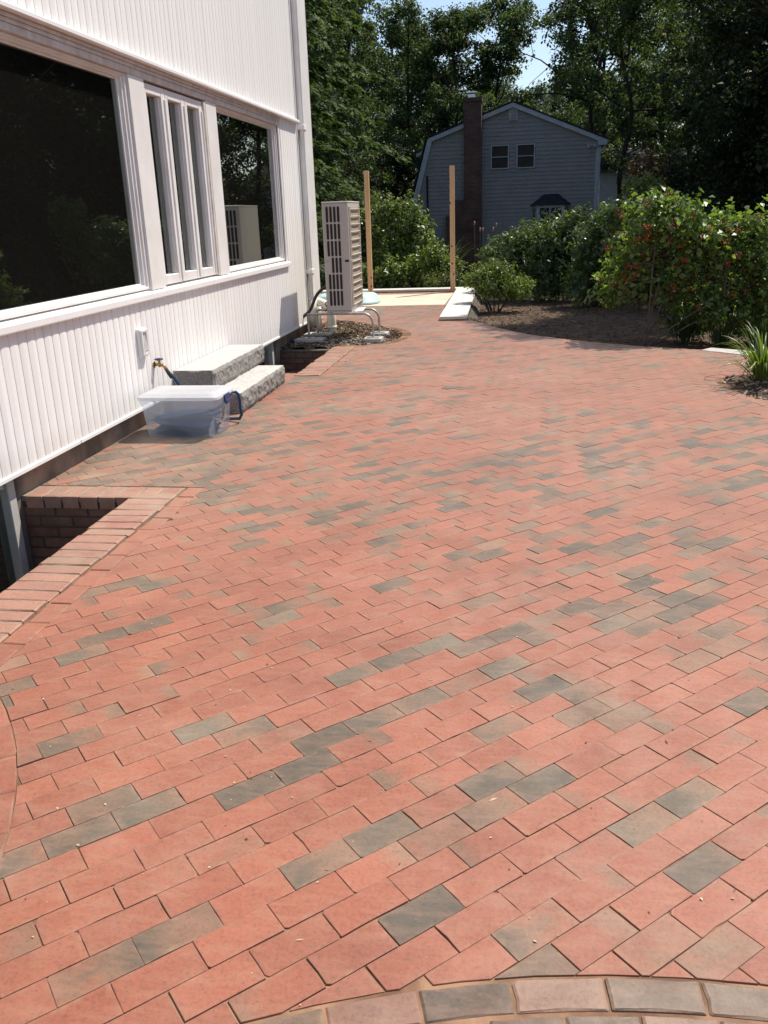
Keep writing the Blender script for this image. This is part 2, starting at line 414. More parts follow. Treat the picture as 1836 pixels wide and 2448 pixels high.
# ------------------------------------------------------------------ mesh helpers
class MB:
    def __init__(s):
        s.v = []; s.f = []; s.m = []; s.attr = None
    def add(s, vs, fs, mi=0):
        o = len(s.v)
        s.v += [tuple(p) for p in vs]
        s.f += [tuple(o + i for i in f) for f in fs]
        s.m += [mi] * len(fs)
    def box(s, x0, x1, y0, y1, z0, z1, b=0.0, mi=0):
        if b <= 0:
            vs = [(x, y, z) for z in (z0, z1) for y in (y0, y1) for x in (x0, x1)]
            s.add(vs, [(0, 2, 3, 1), (4, 5, 7, 6), (0, 1, 5, 4), (2, 6, 7, 3), (0, 4, 6, 2), (1, 3, 7, 5)], mi)
            return
        b = min(b, (x1 - x0) * .45, (y1 - y0) * .45, (z1 - z0) * .45)
        ring = lambda i, z: [(x0 + i + (b if j in (0, 3) and 0 else 0), 0, z) for j in range(0)]
        def oct_(i, z):
            c = b
            return [(x0 + c + i * 0, y0 + i, z), (x1 - c, y0 + i, z), (x1 - i, y0 + c, z), (x1 - i, y1 - c, z),
                    (x1 - c, y1 - i, z), (x0 + c, y1 - i, z), (x0 + i, y1 - c, z), (x0 + i, y0 + c, z)]
        vs = []
        q = lambda z: [(x0 + b, y0 + b, z), (x1 - b, y0 + b, z), (x1 - b, y1 - b, z), (x0 + b, y1 - b, z)]
        vs += q(z0) + oct_(0, z0 + b) + oct_(0, z1 - b) + q(z1)
        fs = [(3, 2, 1, 0), (20, 21, 22, 23)]
        for a, off, top in ((0, 4, 0), (20, 12, 1)):
            e = [(a + 0, a + 1, off + 1, off + 0), (a + 1, a + 2, off + 3, off + 2), (a + 2, a + 3, off + 5, off + 4), (a + 3, a + 0, off + 7, off + 6)]
            t = [(a + 1, off + 2, off + 1), (a + 2, off + 4, off + 3), (a + 3, off + 6, off + 5), (a + 0, off + 0, off + 7)]
            for f in e + t:
                fs.append(f if not top else tuple(reversed(f)))
        for i in range(8):
            j = (i + 1) % 8
            fs.append((4 + i, 4 + j, 12 + j, 12 + i))
        fs = [tuple(reversed(f)) if k >= 2 and k < 2 + 16 else f for k, f in enumerate(fs)]
        s.add(vs, fs, mi)
    def prism(s, poly, z0, z1, mi=0):
        n = len(poly)
        vs = [(x, y, z0) for x, y in poly] + [(x, y, z1) for x, y in poly]
        s.add(vs, [tuple(range(n - 1, -1, -1)), tuple(range(n, 2 * n))] + [(i, (i + 1) % n, n + (i + 1) % n, n + i) for i in range(n)], mi)
    def prism_y(s, poly, y0, y1, mi=0):      # poly in x,z
        n = len(poly)
        vs = [(x, y0, z) for x, z in poly] + [(x, y1, z) for x, z in poly]
        s.add(vs, [tuple(range(n)), tuple(range(2 * n - 1, n - 1, -1))] + [((i + 1) % n, i, n + i, n + (i + 1) % n) for i in range(n)], mi)
    def tube(s, pts, rad, n=8, cap=True, mi=0):
        pts = [Vector(p) for p in pts]
        if not hasattr(rad, '__len__'):
            rad = [rad] * len(pts)
        t0 = (pts[1] - pts[0]).normalized()
        up = Vector((0, 0, 1)) if abs(t0.z) < .9 else Vector((1, 0, 0))
        a = t0.cross(up).normalized()
        o = len(s.v); k = len(pts)
        for i, p in enumerate(pts):
            t = (pts[min(i + 1, k - 1)] - pts[max(i - 1, 0)])
            t = t.normalized() if t.length > 1e-9 else t0
            a = (a - t * a.dot(t))
            a = a.normalized() if a.length > 1e-6 else t.orthogonal().normalized()
            bb = t.cross(a)
            for j in range(n):
                th = 2 * math.pi * j / n
                q = p + (a * math.cos(th) + bb * math.sin(th)) * rad[i]
                s.v.append((q.x, q.y, q.z))
        for i in range(k - 1):
            for j in range(n):
                j2 = (j + 1) % n
                s.f.append((o + i * n + j, o + i * n + j2, o + (i + 1) * n + j2, o + (i + 1) * n + j)); s.m.append(mi)
        if cap:
            s.f.append(tuple(o + j for j in reversed(range(n)))); s.m.append(mi)
            s.f.append(tuple(o + (k - 1) * n + j for j in range(n))); s.m.append(mi)
    def build(s, name, mats, parent=None, smooth=False, loc=None):
        me = bpy.data.meshes.new(name)
        me.from_pydata(s.v, [], s.f)
        if not isinstance(mats, (list, tuple)):
            mats = [mats]
        for mm in mats:
            me.materials.append(mm)
        if len(mats) > 1:
            me.polygons.foreach_set('material_index', s.m)
        if s.attr:
            for k, vals in s.attr.items():
                a = me.attributes.new(k, 'FLOAT', 'POINT')
                a.data.foreach_set('value', vals)
        if smooth:
            me.polygons.foreach_set('use_smooth', [True] * len(me.polygons))
        me.update()
        return link(name, me, parent)

def link(name, me, parent=None):
    o = bpy.data.objects.new(name, me)
    COL.objects.link(o)
    if parent is not None:
        o.parent = parent
        o.matrix_parent_inverse = Matrix.Translation(parent.location).inverted() if parent.rotation_euler.z == 0 else Matrix()
    return o

def tag(o, label=None, cat=None, group=None, kind=None):
    if label: o['label'] = label
    if cat: o['category'] = cat
    if group: o['group'] = group
    if kind: o['kind'] = kind
    return o

def thing(name, label, cat, loc=(0, 0, 0), group=None):
    o = bpy.data.objects.new(name, None)
    COL.objects.link(o)
    o.location = loc
    o.empty_display_size = .2
    return tag(o, label, cat, group)

def smooth_path(pts, n=8):
    """Catmull-Rom through pts"""
    P = [Vector(p) for p in pts]
    P = [P[0] * 2 - P[1]] + P + [P[-1] * 2 - P[-2]]
    out = []
    for i in range(1, len(P) - 2):
        for k in range(n):
            t = k / n
            a, b, c, d = P[i - 1], P[i], P[i + 1], P[i + 2]
            out.append(.5 * ((2 * b) + (c - a) * t + (2 * a - 5 * b + 4 * c - d) * t * t + (3 * b - a - 3 * c + d) * t ** 3))
    out.append(P[-2])
    return out

def mesh_np(name, V, F4):
    me = bpy.data.meshes.new(name)
    nv, nf = len(V), len(F4)
    me.vertices.add(nv)
    me.vertices.foreach_set('co', np.asarray(V, np.float32).ravel())
    k = F4.shape[1]
    me.loops.add(nf * k)
    me.loops.foreach_set('vertex_index', np.asarray(F4, np.int32).ravel())
    me.polygons.add(nf)
    me.polygons.foreach_set('loop_start', np.arange(0, nf * k, k, dtype=np.int32))
    me.update(calc_edges=True)
    return me

# ------------------------------------------------------------------ bricks
class Bricks(MB):
    def __init__(s):
        super().__init__()
        s.attr = {'tone': [], 'rnd': [], 'bu': [], 'edge': []}
    def brick(s, poly, zt=0.0, h=.045, tone=0, rnd=None, rng=random, ins=.0035, tilt=.0, bu=None):
        n = len(poly)
        cx = sum(p[0] for p in poly) / n; cy = sum(p[1] for p in poly) / n
        tx, ty = rng.uniform(-tilt, tilt), rng.uniform(-tilt, tilt)
        zz = lambda x, y: zt + (x - cx) * tx + (y - cy) * ty
        def inset(dst):
            out = []
            for x, y in poly:
                d = math.hypot(cx - x, cy - y) or 1
                k = min(.45, dst * 1.5 / d)
                out.append((x + (cx - x) * k, y + (cy - y) * k))
            return out
        rings = [[(x, y, zz(x, y)) for x, y in inset(.013)], [(x, y, zz(x, y)) for x, y in inset(ins)],
                 [(x, y, zz(x, y) - ins * .8) for x, y in poly], [(x, y, zt - h) for x, y in poly]]
        fs = [tuple(range(n))]
        for k in range(3):
            fs += [((k + 1) * n + i, (k + 1) * n + (i + 1) % n, k * n + (i + 1) % n, k * n + i) for i in range(n)]
        s.add([p for r in rings for p in r], fs)
        r = rng.random() if rnd is None else rnd
        s.attr['tone'] += [tone] * (4 * n)
        s.attr['rnd'] += [r] * (4 * n)
        s.attr['edge'] += [0.0] * n + [1.0] * (3 * n)
        s.attr['bu'] += (list(bu) * 4 if bu is not None else [0.0] * (4 * n))
    def wallbrick(s, o, u, v, nrm, lu, lv, d, tone, rng):
        """a brick on an upright face: origin o, along u and v, standing d proud along nrm"""
        o, u, v, nrm = Vector(o), Vector(u), Vector(v), Vector(nrm)
        e = .004
        base = [o, o + u * lu, o + u * lu + v * lv, o + v * lv]
        top = [o + u * e + v * e + nrm * d, o + u * (lu - e) + v * e + nrm * d, o + u * (lu - e) + v * (lv - e) + nrm * d, o + u * e + v * (lv - e) + nrm * d]
        fs = [(4, 5, 6, 7)] + [(i, (i + 1) % 4, 4 + (i + 1) % 4, 4 + i) for i in range(4)]
        s.add([tuple(p) for p in base + top], fs)
        r = rng.random()
        s.attr['tone'] += [tone] * 8; s.attr['rnd'] += [r] * 8; s.attr['bu'] += [0.0] * 8; s.attr['edge'] += [0.5] * 8

def area(p):
    return .5 * sum(p[i][0] * p[(i + 1) % len(p)][1] - p[(i + 1) % len(p)][0] * p[i][1] for i in range(len(p)))

def clip_half(poly, a, b):
    """keep what lies to the left of a->b"""
    out = []
    n = len(poly)
    sd = lambda p: (b[0] - a[0]) * (p[1] - a[1]) - (b[1] - a[1]) * (p[0] - a[0])
    for i in range(n):
        p, q = poly[i], poly[(i + 1) % n]
        sp, sq = sd(p), sd(q)
        if sp >= 0: out.append(p)
        if (sp >= 0) != (sq >= 0):
            t = sp / (sp - sq)
            out.append((p[0] + (q[0] - p[0]) * t, p[1] + (q[1] - p[1]) * t))
    return out

def inside(p, poly):
    x, y = p; c = False; n = len(poly); j = n - 1
    for i in range(n):
        xi, yi = poly[i]; xj, yj = poly[j]
        if (yi > y) != (yj > y) and x < (xj - xi) * (y - yi) / (yj - yi) + xi:
            c = not c
        j = i
    return c

def clean(poly, eps=1e-4):
    out = []
    for p in poly:
        if not out or math.hypot(p[0] - out[-1][0], p[1] - out[-1][1]) > eps:
            out.append(p)
    if len(out) > 1 and math.hypot(out[0][0] - out[-1][0], out[0][1] - out[-1][1]) < eps:
        out.pop()
    return out

def dist_seg(p, a, b):
    dx, dy = b[0] - a[0], b[1] - a[1]
    t = max(0, min(1, ((p[0] - a[0]) * dx + (p[1] - a[1]) * dy) / (dx * dx + dy * dy + 1e-12)))
    return math.hypot(a[0] + dx * t - p[0], a[1] + dy * t - p[1])

def arc(c, r, a0, a1, n):
    return [(c[0] + r * math.cos(a0 + (a1 - a0) * i / n), c[1] + r * math.sin(a0 + (a1 - a0) * i / n)) for i in range(n + 1)]

def cr2(pts, n=6):
    return [(p.x, p.y) for p in smooth_path([(x, y, 0) for x, y in pts], n)]

# outline of the brick field
CL, RL = (-3.26, .93), 2.1
CB, RB = (.45, -.84), 2.302
left_arc = arc(CL, RL, math.asin((2.495 - .93) / RL), math.asin((.8 - .93) / RL), 14)
bot_arc = arc(CB, RB, math.acos((-1.165 - .45) / RB), math.acos((2.35 - .45) / RB), 26)
bed_curve = cr2([(2.62, 5.6), (2.22, 6.3), (1.9, 7.12), (1.72, 7.75), (1.665, 8.12), (1.74, 8.38), (1.93, 8.52), (2.3, 8.68), (2.75, 8.85)], 5)
right_edge = cr2([(2.75, 9.22), (2.36, 9.5), (2.08, 9.8), (1.91, 9.98), (1.24, 10.34), (.6, 10.85), (.05, 11.47), (-.4, 12.25), (-.775, 13.15), (-1.0, 13.65), (-1.27, 14.2)], 5)
ac_bed_out = cr2([(-2.95, 13.6), (-2.5, 13.25), (-2.0, 12.68), (-1.62, 12.2), (-1.42, 11.68), (-1.47, 11.05), (-1.62, 10.76), (-1.88, 10.62)], 5)
FIELD = left_arc + bot_arc + [(2.45, 1.2), (2.75, 3.5)] + bed_curve + right_edge + [(-1.27, 15.5), (-5.2, 15.5), (-5.2, 13.6)] + ac_bed_out + \
    [(-1.88, 8.72), (-2.93, 8.72), (-2.93, 4.78), (-1.86, 4.78)]
if area(FIELD) < 0:
    FIELD.reverse()

# dark and brown bricks seen near the camera (ground points, darkness)
DARKS = [(-0.971,2.292,0.95), (-0.542,2.308,0.85), (-0.456,2.369,0.85), (-0.686,2.064,0.85), (-0.797,1.914,0.85), (-0.962,1.907,0.9), (-1.107,1.907,0.65), (-1.109,1.784,0.75), (-1.220,1.672,0.7), (-0.673,1.514,0.8), (-0.833,1.427,0.45), (-0.529,1.642,0.45), (-0.386,1.772,0.8), (-0.951,1.312,0.35), (-1.402,2.060,0.6), (-0.840,2.292,0.4), (-1.485,2.928,0.7), (-1.627,2.797,0.7), (-1.609,2.650,0.75), (-1.804,2.651,0.45), (-1.725,2.424,0.6), (-1.689,2.322,0.7), (-0.878,3.039,0.75), (-0.550,2.684,0.9), (-0.480,2.767,0.9), (-0.780,3.340,0.6), (-1.032,3.359,0.5), (-1.806,3.289,0.6), (-0.899,3.283,0.6), (-1.509,2.073,0.3), (-0.723,2.201,0.3), (-0.704,1.695,0.25), (-0.813,1.691,0.2), (-0.116,2.021,0.95), (0.157,2.139,0.9), (0.020,2.020,0.5), (0.456,1.803,1), (-0.123,1.616,1), (0.420,1.994,0.65), (0.556,2.117,0.75), (0.059,1.467,0.6), (0.017,1.513,0.3), (0.170,2.653,0.9), (0.288,2.640,0.5), (0.010,2.784,0.95), (-0.258,2.922,0.9), (-0.385,2.819,0.85), (-0.119,2.934,0.7), (0.009,3.041,0.8), (0.162,3.165,0.85), (0.278,3.293,0.9), (-0.131,3.195,0.9), (0.671,3.258,0.85), (0.827,3.249,0.95), (0.925,3.226,0.8), (0.840,3.006,0.85), (0.683,2.869,0.4), (0.034,2.410,0.5), (0.156,2.402,0.55), (0.290,2.401,0.45), (0.781,2.598,0.8), (0.140,3.042,0.5), (-0.001,3.162,0.45), (0.445,1.562,0.4), (-0.370,2.447,0.7), (-0.163,2.646,0.35), (0.230,1.518,0.3), (-0.117,1.881,0.35), (-0.199,1.909,0.25), (-1.491,3.845,0.75), (-1.732,4.229,0.7), (-1.540,3.790,0.4), (-1.538,4.569,0.8), (-1.489,4.789,0.7), (-1.381,4.374,0.75), (-1.799,5.015,0.7), (-2.494,5.346,0.6), (-2.465,5.097,0.8), (-1.767,3.991,0.5), (-1.803,3.322,0.7), (-1.656,3.332,0.75), (-1.364,3.428,0.8), (-1.631,3.797,0.6), (-1.228,3.982,0.7), (-1.140,4.142,0.75), (-1.066,3.846,0.8), (-0.904,3.165,0.6), (-1.438,2.963,0.75), (-1.109,3.793,0.7), (-0.959,3.634,0.7), (-1.663,4.782,0.75), (-2.121,5.576,0.7), (-1.971,5.457,0.6), (-1.662,5.538,0.6)]

def roughen(poly, rng):
    """uneven edges and nibbled corners"""
    out = []
    n = len(poly)
    for i in range(n):
        a, p, b = Vector(poly[i - 1]), Vector(poly[i]), Vector(poly[(i + 1) % n])
        da, db = (a - p).normalized(), (b - p).normalized()
        c = rng.uniform(.0012, .0028) if rng.random() > .1 else rng.uniform(.004, .011)
        out.append(tuple(p + da * c)); out.append(tuple(p + db * c * rng.uniform(.6, 1.4)))
        L = (b - p).length
        nn = Vector((-db.y, db.x))
        k = 4 if L > .12 else 2
        for j in range(1, k):
            q = p + db * (L * j / k + rng.uniform(-.008, .008)) + nn * (rng.uniform(-.0001, .0011) if rng.random() > .06 else rng.uniform(.001, .0035))
            out.append(tuple(q))
    return out

def brick_patio():
    rng = random.Random(7)
    B = Bricks()
    ang = R_(42.5)
    ux, uy = math.cos(ang), math.sin(ang)
    vx, vy = -uy, ux
    PL, PW = .1855, .0932
    org = (-0.772, 1.489)                      # a corner seen in the picture
    segs = [(FIELD[i], FIELD[(i + 1) % len(FIELD)]) for i in range(len(FIELD))]
    rows = range(-60, 200)
    for r in rows:
        off = (r % 2) * PL * .5 + rng.uniform(-.016, .016) + ((r // 7) % 3) * .01
        if r == -1: off = PL * .5
        if r == 0: off = 0
        drift = rng.uniform(-.0012, .0012)
        for k in range(-75, 110):
            gl, gw = rng.uniform(.0003, .0012), rng.uniform(.0002, .0008)
            if rng.random() < .14: gl += rng.uniform(.0005, .0017)
            cu_, cv_ = off + (k + .5) * PL, (r + .5) * PW
            cx = org[0] + ux * cu_ + vx * cv_; cy = org[1] + uy * cu_ + vy * cv_
            if not (-5.4 < cx < 3.1 and .2 < cy < 15.8):
                continue
            hl, hw = PL / 2 - gl, PW / 2 - gw
            q = []
            for a, b in ((-hl, -hw), (hl, -hw), (hl, hw), (-hl, hw)):
                a += rng.uniform(-.0007, .0007); b += rng.uniform(-.0006, .0006) + drift
                q.append((cx + ux * a + vx * b, cy + uy * a + vy * b))
            near = [sg for sg in segs if dist_seg((cx, cy), *sg) < .115]
            if not near:
                if not inside((cx, cy), FIELD):
                    continue
                poly = q
            else:
                poly = list(FIELD)
                for i in range(4):
                    poly = clip_half(poly, q[i], q[(i + 1) % 4])
                    if len(poly) < 3: break
                if len(poly) < 3: continue
                poly = clean(poly, .003)
                if len(poly) < 3 or abs(area(poly)) < .0012: continue
                if len(poly) > 12: poly = poly[::2]
                c0 = (sum(p[0] for p in poly) / len(poly), sum(p[1] for p in poly) / len(poly))
                poly = [(p[0] + (c0[0] - p[0]) * .018, p[1] + (c0[1] - p[1]) * .018) for p in poly]
                if area(poly) < 0: poly.reverse()
            tone = None
            if cy < 3.1 - .2 * cx:
                for dx, dy, t in DARKS:
                    e1 = (dx - cx) * ux + (dy - cy) * uy; e2 = (dx - cx) * vx + (dy - cy) * vy
                    if abs(e1) < PL / 2 and abs(e2) < PW / 2:
                        tone = t
                if tone is None:
                    tone = max(0, rng.gauss(.05, .06))
            else:
                nz = 1.15 * noise.noise(Vector((cx * .55, cy * .45, 3.3))) + .7 * noise.noise(Vector((cx * 1.7, cy * 1.5, 9.1)))
                p = .15 + .36 * nz
                u = rng.random()
                if u < p: tone = rng.uniform(.55, .95)
                elif u < p * 1.6: tone = rng.uniform(.22, .45)
                else: tone = max(0, rng.gauss(.07, .07))
                if cx < -1.86 and 4.7 < cy < 6.4:       # weathered corner by the house
                    tone = min(1, tone + rng.uniform(.1, .45))
            # fire-flash: one end of some bricks is browner
            fl = rng.choice([0, 0, 0, 0, 0, 0, .38, -.38]) if tone < .5 else rng.choice([0, .08, -.15, -.3])
            bu = []
            for p in poly:
                e1 = ((p[0] - cx) * ux + (p[1] - cy) * uy) / hl
                bu.append(max(0, e1 * fl) if tone < .5 else e1 * fl)
            zt = max(-.0008, rng.gauss(.0002, .0008))
            if cy < 4.6 and not near and len(poly) == 4:
                poly = roughen(poly, rng)
                bu = [max(0, (((p[0] - cx) * ux + (p[1] - cy) * uy) / hl) * fl) if tone < .5 else (((p[0] - cx) * ux + (p[1] - cy) * uy) / hl) * fl for p in poly]
            B.brick(poly, zt, .045, tone, None, rng, .0009, .003, bu)
    return B

def edging(B, path, width, blen, side, rng, tone=lambda: 0, gap=.003, z=0.0, tilt=.006, rough=False):
    """stretcher bricks along a path; side=+1 puts them on the left of the path"""
    P = [Vector((x, y, 0)) for x, y in path]
    L = [0]
    for i in range(1, len(P)): L.append(L[-1] + (P[i] - P[i - 1]).length)
    def at(s):
        s = max(0, min(L[-1], s))
        for i in range(1, len(P)):
            if L[i] >= s:
                t = (s - L[i - 1]) / max(1e-9, L[i] - L[i - 1])
                p = P[i - 1].lerp(P[i], t)
                # smoothed tangent
                a = P[max(0, i - 2)]; b = P[min(len(P) - 1, i + 1)]
                d = (b - a).normalized()
                return p, Vector((-d.y, d.x, 0)) * side
        return P[-1], Vector((0, 0, 0))
    n = max(1, round(L[-1] / blen))
    st = L[-1] / n
    for i in range(n):
        s0, s1 = i * st + gap, (i + 1) * st - gap
        poly = []
        for s in (s0, (s0 + s1) / 2, s1):
            p, nn = at(s); q = p + nn * gap; poly.append((q.x, q.y))
        for s in (s1, (s0 + s1) / 2, s0):
            p, nn = at(s); q = p + nn * (width - gap * .5); poly.append((q.x, q.y))
        if area(poly) < 0: poly.reverse()
        if rough: poly = roughen(clean(poly), rng)
        B.brick(poly, z + rng.gauss(0, .0015), .05, tone(), None, rng, .004, tilt)

PATIO = brick_patio()
rg = random.Random(3)
lowt = lambda: max(0, rg.gauss(.08, .08))
edging(PATIO, [(-1.86, 2.2), (-1.86, 4.772)], .1, .19, 1, rg, lowt)                 # beside the front well
edging(PATIO, [(-1.88, 8.72), (-1.88, 10.62)], .1, .19, 1, rg, lambda: rg.uniform(.1, .4))
edging(PATIO, left_arc, .098, .19, -1, rg, lowt)
edging(PATIO, [(p[0], p[1]) for p in arc(CL, RL - .1, R_(60), R_(-5), 14)], .09, .19, -1, rg, lowt)
edging(PATIO, ac_bed_out, .095, .19, 1 if area(FIELD) > 0 else -1, rg, lambda: rg.uniform(.05, .5))
edging(PATIO, bed_curve, .1, .19, -1, rg, lambda: rg.uniform(0, .5))
edging(PATIO, right_edge[::-1], .09, .19, 1, rg, lambda: rg.uniform(0, .5))
patio = PATIO.build('brick_patio', M['brick'])
tag(patio, kind='structure')

# the older ring of bricks at the photographer's feet
OLD = Bricks()
ba = bot_arc[::-1]
seq = [.1, .95, .75, .3, .22, 1.0, .8, .3, .6, .2, .9]
it = {'i': 0}
def oldt():
    it['i'] += 1
    return seq[it['i'] % len(seq)]
RO = 2.296
edging(OLD, arc(CB, RO, R_(150), R_(28), 60), .082, .196, -1, rg, oldt, .0028, .002, .010, True)
edging(OLD, arc(CB, RO - .088, R_(150), R_(28), 40), .092, .15, -1, rg, oldt, .003, .001, .010, True)
edging(OLD, arc(CB, RO - .183, R_(150), R_(28), 40), .092, .19, -1, rg, oldt, .003, .001, .010, True)
edging(OLD, arc(CB, RO - .28, R_(150), R_(28), 40), .092, .19, -1, rg, oldt, .003, .001, .010, True)
for q in range(4, 14):
    edging(OLD, arc(CB, RO - .28 - .097 * (q - 3), R_(165), R_(15), 40), .092, (.19, .16)[q % 2], -1, rg, oldt, .003, .001, .010, True)
edging(OLD, arc(CL, RL - .2, R_(60), R_(-5), 14), .092, .19, -1, rg, oldt, .004, .001, .01)
tag(OLD.build('brick_path', M['brick_old']), kind='structure')

db = MB()
rd = random.Random(21)
for i in range(900):
    yy = 1.0 + 11 * rd.random() ** 1.8
    xx = rd.uniform(-2.0, 2.6)
    if not inside((xx, yy), FIELD): continue
    a = rd.uniform(0, 6.28); L_ = rd.uniform(.002, .006) * (1 if rd.random() > .04 else 2.6); w_ = L_ * rd.uniform(.25, .8)
    if L_ > .008: w_ *= .4
    ca, sa = math.cos(a), math.sin(a)
    q = [(xx + ca * u - sa * v, yy + sa * u + ca * v, .0015 + z) for u, v, z in ((-L_, 0, 0), (0, -w_, .0012), (L_, 0, .0006), (0, w_, .0022))]
    db.add(q, [(0, 1, 2, 3)], rd.choice((0, 0, 1)))
tag(db.build('debris', [M['debris'], M['chips']]), kind='stuff')

# ------------------------------------------------------------------ ground
WX0, WX1 = -2.93, -2.222            # front window well opening
WY0, WY1 = 1.9, 4.56
VX1, VY0, VY1 = -2.24, 8.75, 10.5  # back window well

def ground_z(x, y):
    z = -.055
    if y > 18.6:
        z -= min(1, (y - 18.6) / 14) * 2.3 + .02
    if x > -.7 and 9 < y:
        k = min(1, max(0, (x + .7) / .3))
        z -= .07 * k
    if y > 11 and x > -.7 and y < 18.6:
        z -= .1 * min(1, (y - 11) / 6)
    if z < -.06 or x > 2.9:
        z += .035 * noise.noise(Vector((x * .8, y * .8, 0))) + .012 * noise.noise(Vector((x * 4, y * 4, 5)))
    return z

def build_ground():
    def lin(a, b, st):
        return list(np.arange(a, b, st))
    xs = [-900, -300, -120, -60, -35, -22, -14, -10, -7, -5, -4, -3.4, WX0, -2.6, VX1, WX1, -1.8, -1.3] + lin(-.9, 6, .25) + [6.5, 7, 8, 9, 10, 12, 15, 20, 28, 40, 70, 150, 400, 900]
    ys = [-900, -200, -60, -20, -8, -3, 0, WY0, 3.2, WY1, 6, 7.4, VY0, 9.6, VY1, 10.8] + lin(11.1, 19.2, .25) + [19.6, 20.2, 21, 22, 24, 26, 29, 32, 36, 42, 50, 65, 90, 150, 400, 1200]
    mb = MB()
    nx = len(xs)
    for y in ys:
        for x in xs:
            mb.v.append((x, y, ground_z(x, y)))
    eps = 1e-6
    for j in range(len(ys) - 1):
        for i in range(nx - 1):
            cx, cy = (xs[i] + xs[i + 1]) / 2, (ys[j] + ys[j + 1]) / 2
            if WX0 < cx < WX1 and WY0 < cy < WY1: continue
            if WX0 < cx < VX1 and VY0 < cy < VY1: continue
            if -9 < cx < -2.93 and -8 < cy < 12.4: continue
            far = 0 if (cy < 17.5 and cx > -.8 and cx < 7 and cy > 8) else 1
            mb.f.append((j * nx + i, j * nx + i + 1, (j + 1) * nx + i + 1, (j + 1) * nx + i)); mb.m.append(far)
    return mb.build('ground', [M['soil'], M['forest']])
tag(build_ground(), kind='structure')

def flat(name, poly, z, mat, kind='structure'):
    mb = MB(); mb.prism(poly, z - .03, z)
    return tag(mb.build(name, mat), kind=kind)

# sand bed in which the bricks lie (the wells stay open)
sb = MB()
for (x0, x1, y0, y1) in ((-1.97, 3.0, .3, 4.56), (-2.93, 3.0, 4.56, 8.75), (-2.24, 2.75, 8.75, 9.3), (-2.24, 2.0, 9.3, 9.9), (-2.24, 1.2, 9.9, 10.3), (-2.24, .55, 10.3, 10.85),
                         (-2.24, .0, 10.85, 11.45), (-5.2, -.45, 11.45, 12.2), (-5.2, -.8, 12.2, 13.1), (-5.2, -1.27, 13.1, 15.5)):
    sb.add([(x0, y0, -.0036), (x1, y0, -.0036), (x1, y1, -.0036), (x0, y1, -.0036)], [(0, 1, 2, 3)])
sb.add([(-5.2, 1.0, -.0036), (-2.2, 1.0, -.0036), (-2.2, 1.9, -.0036), (-5.2, 1.9, -.0036)], [(0, 1, 2, 3)])
tag(sb.build('sand_bed', M['sand']), kind='structure')
gx, gy = np.arange(-1.955, 2.6, .014), np.arange(.9, 4.75, .014)
svv = [(x, y, -.0047 + .0026 * noise.noise(Vector((x * 13, y * 13, 2))) + .0009 * noise.noise(Vector((x * 40, y * 40, 7)))) for y in gy for x in gx]
nxx, nyy = len(gx), len(gy)
ii = (np.arange(nyy - 1)[:, None] * nxx + np.arange(nxx - 1)[None, :]).ravel()
me_ = mesh_np('joint_sand', svv, np.stack([ii, ii + 1, ii + nxx + 1, ii + nxx], 1)); me_.materials.append(M['sand'])
tag(link('joint_sand', me_), kind='structure')

# pale slab at the far end and the strip of bricks behind it
slab = MB()
slab.box(-5.2, -1.3, 15.52, 17.75, -.05, .004, .004)
tag(slab.build('slab', M['slab']), kind='structure')
STRIP = Bricks()
for i in range(40):
    x = -5.2 + i * .1
    for (ya, yb) in ((17.78, 17.975), (17.985, 18.18)):
        STRIP.brick([(x, ya), (x + .097, ya), (x + .097, yb), (x, yb)], rg.gauss(.0, .001), .05, max(0, rg.gauss(.08, .1)), None, rg, .003, .005)
tag(STRIP.build('brick_strip', M['brick']), kind='structure')

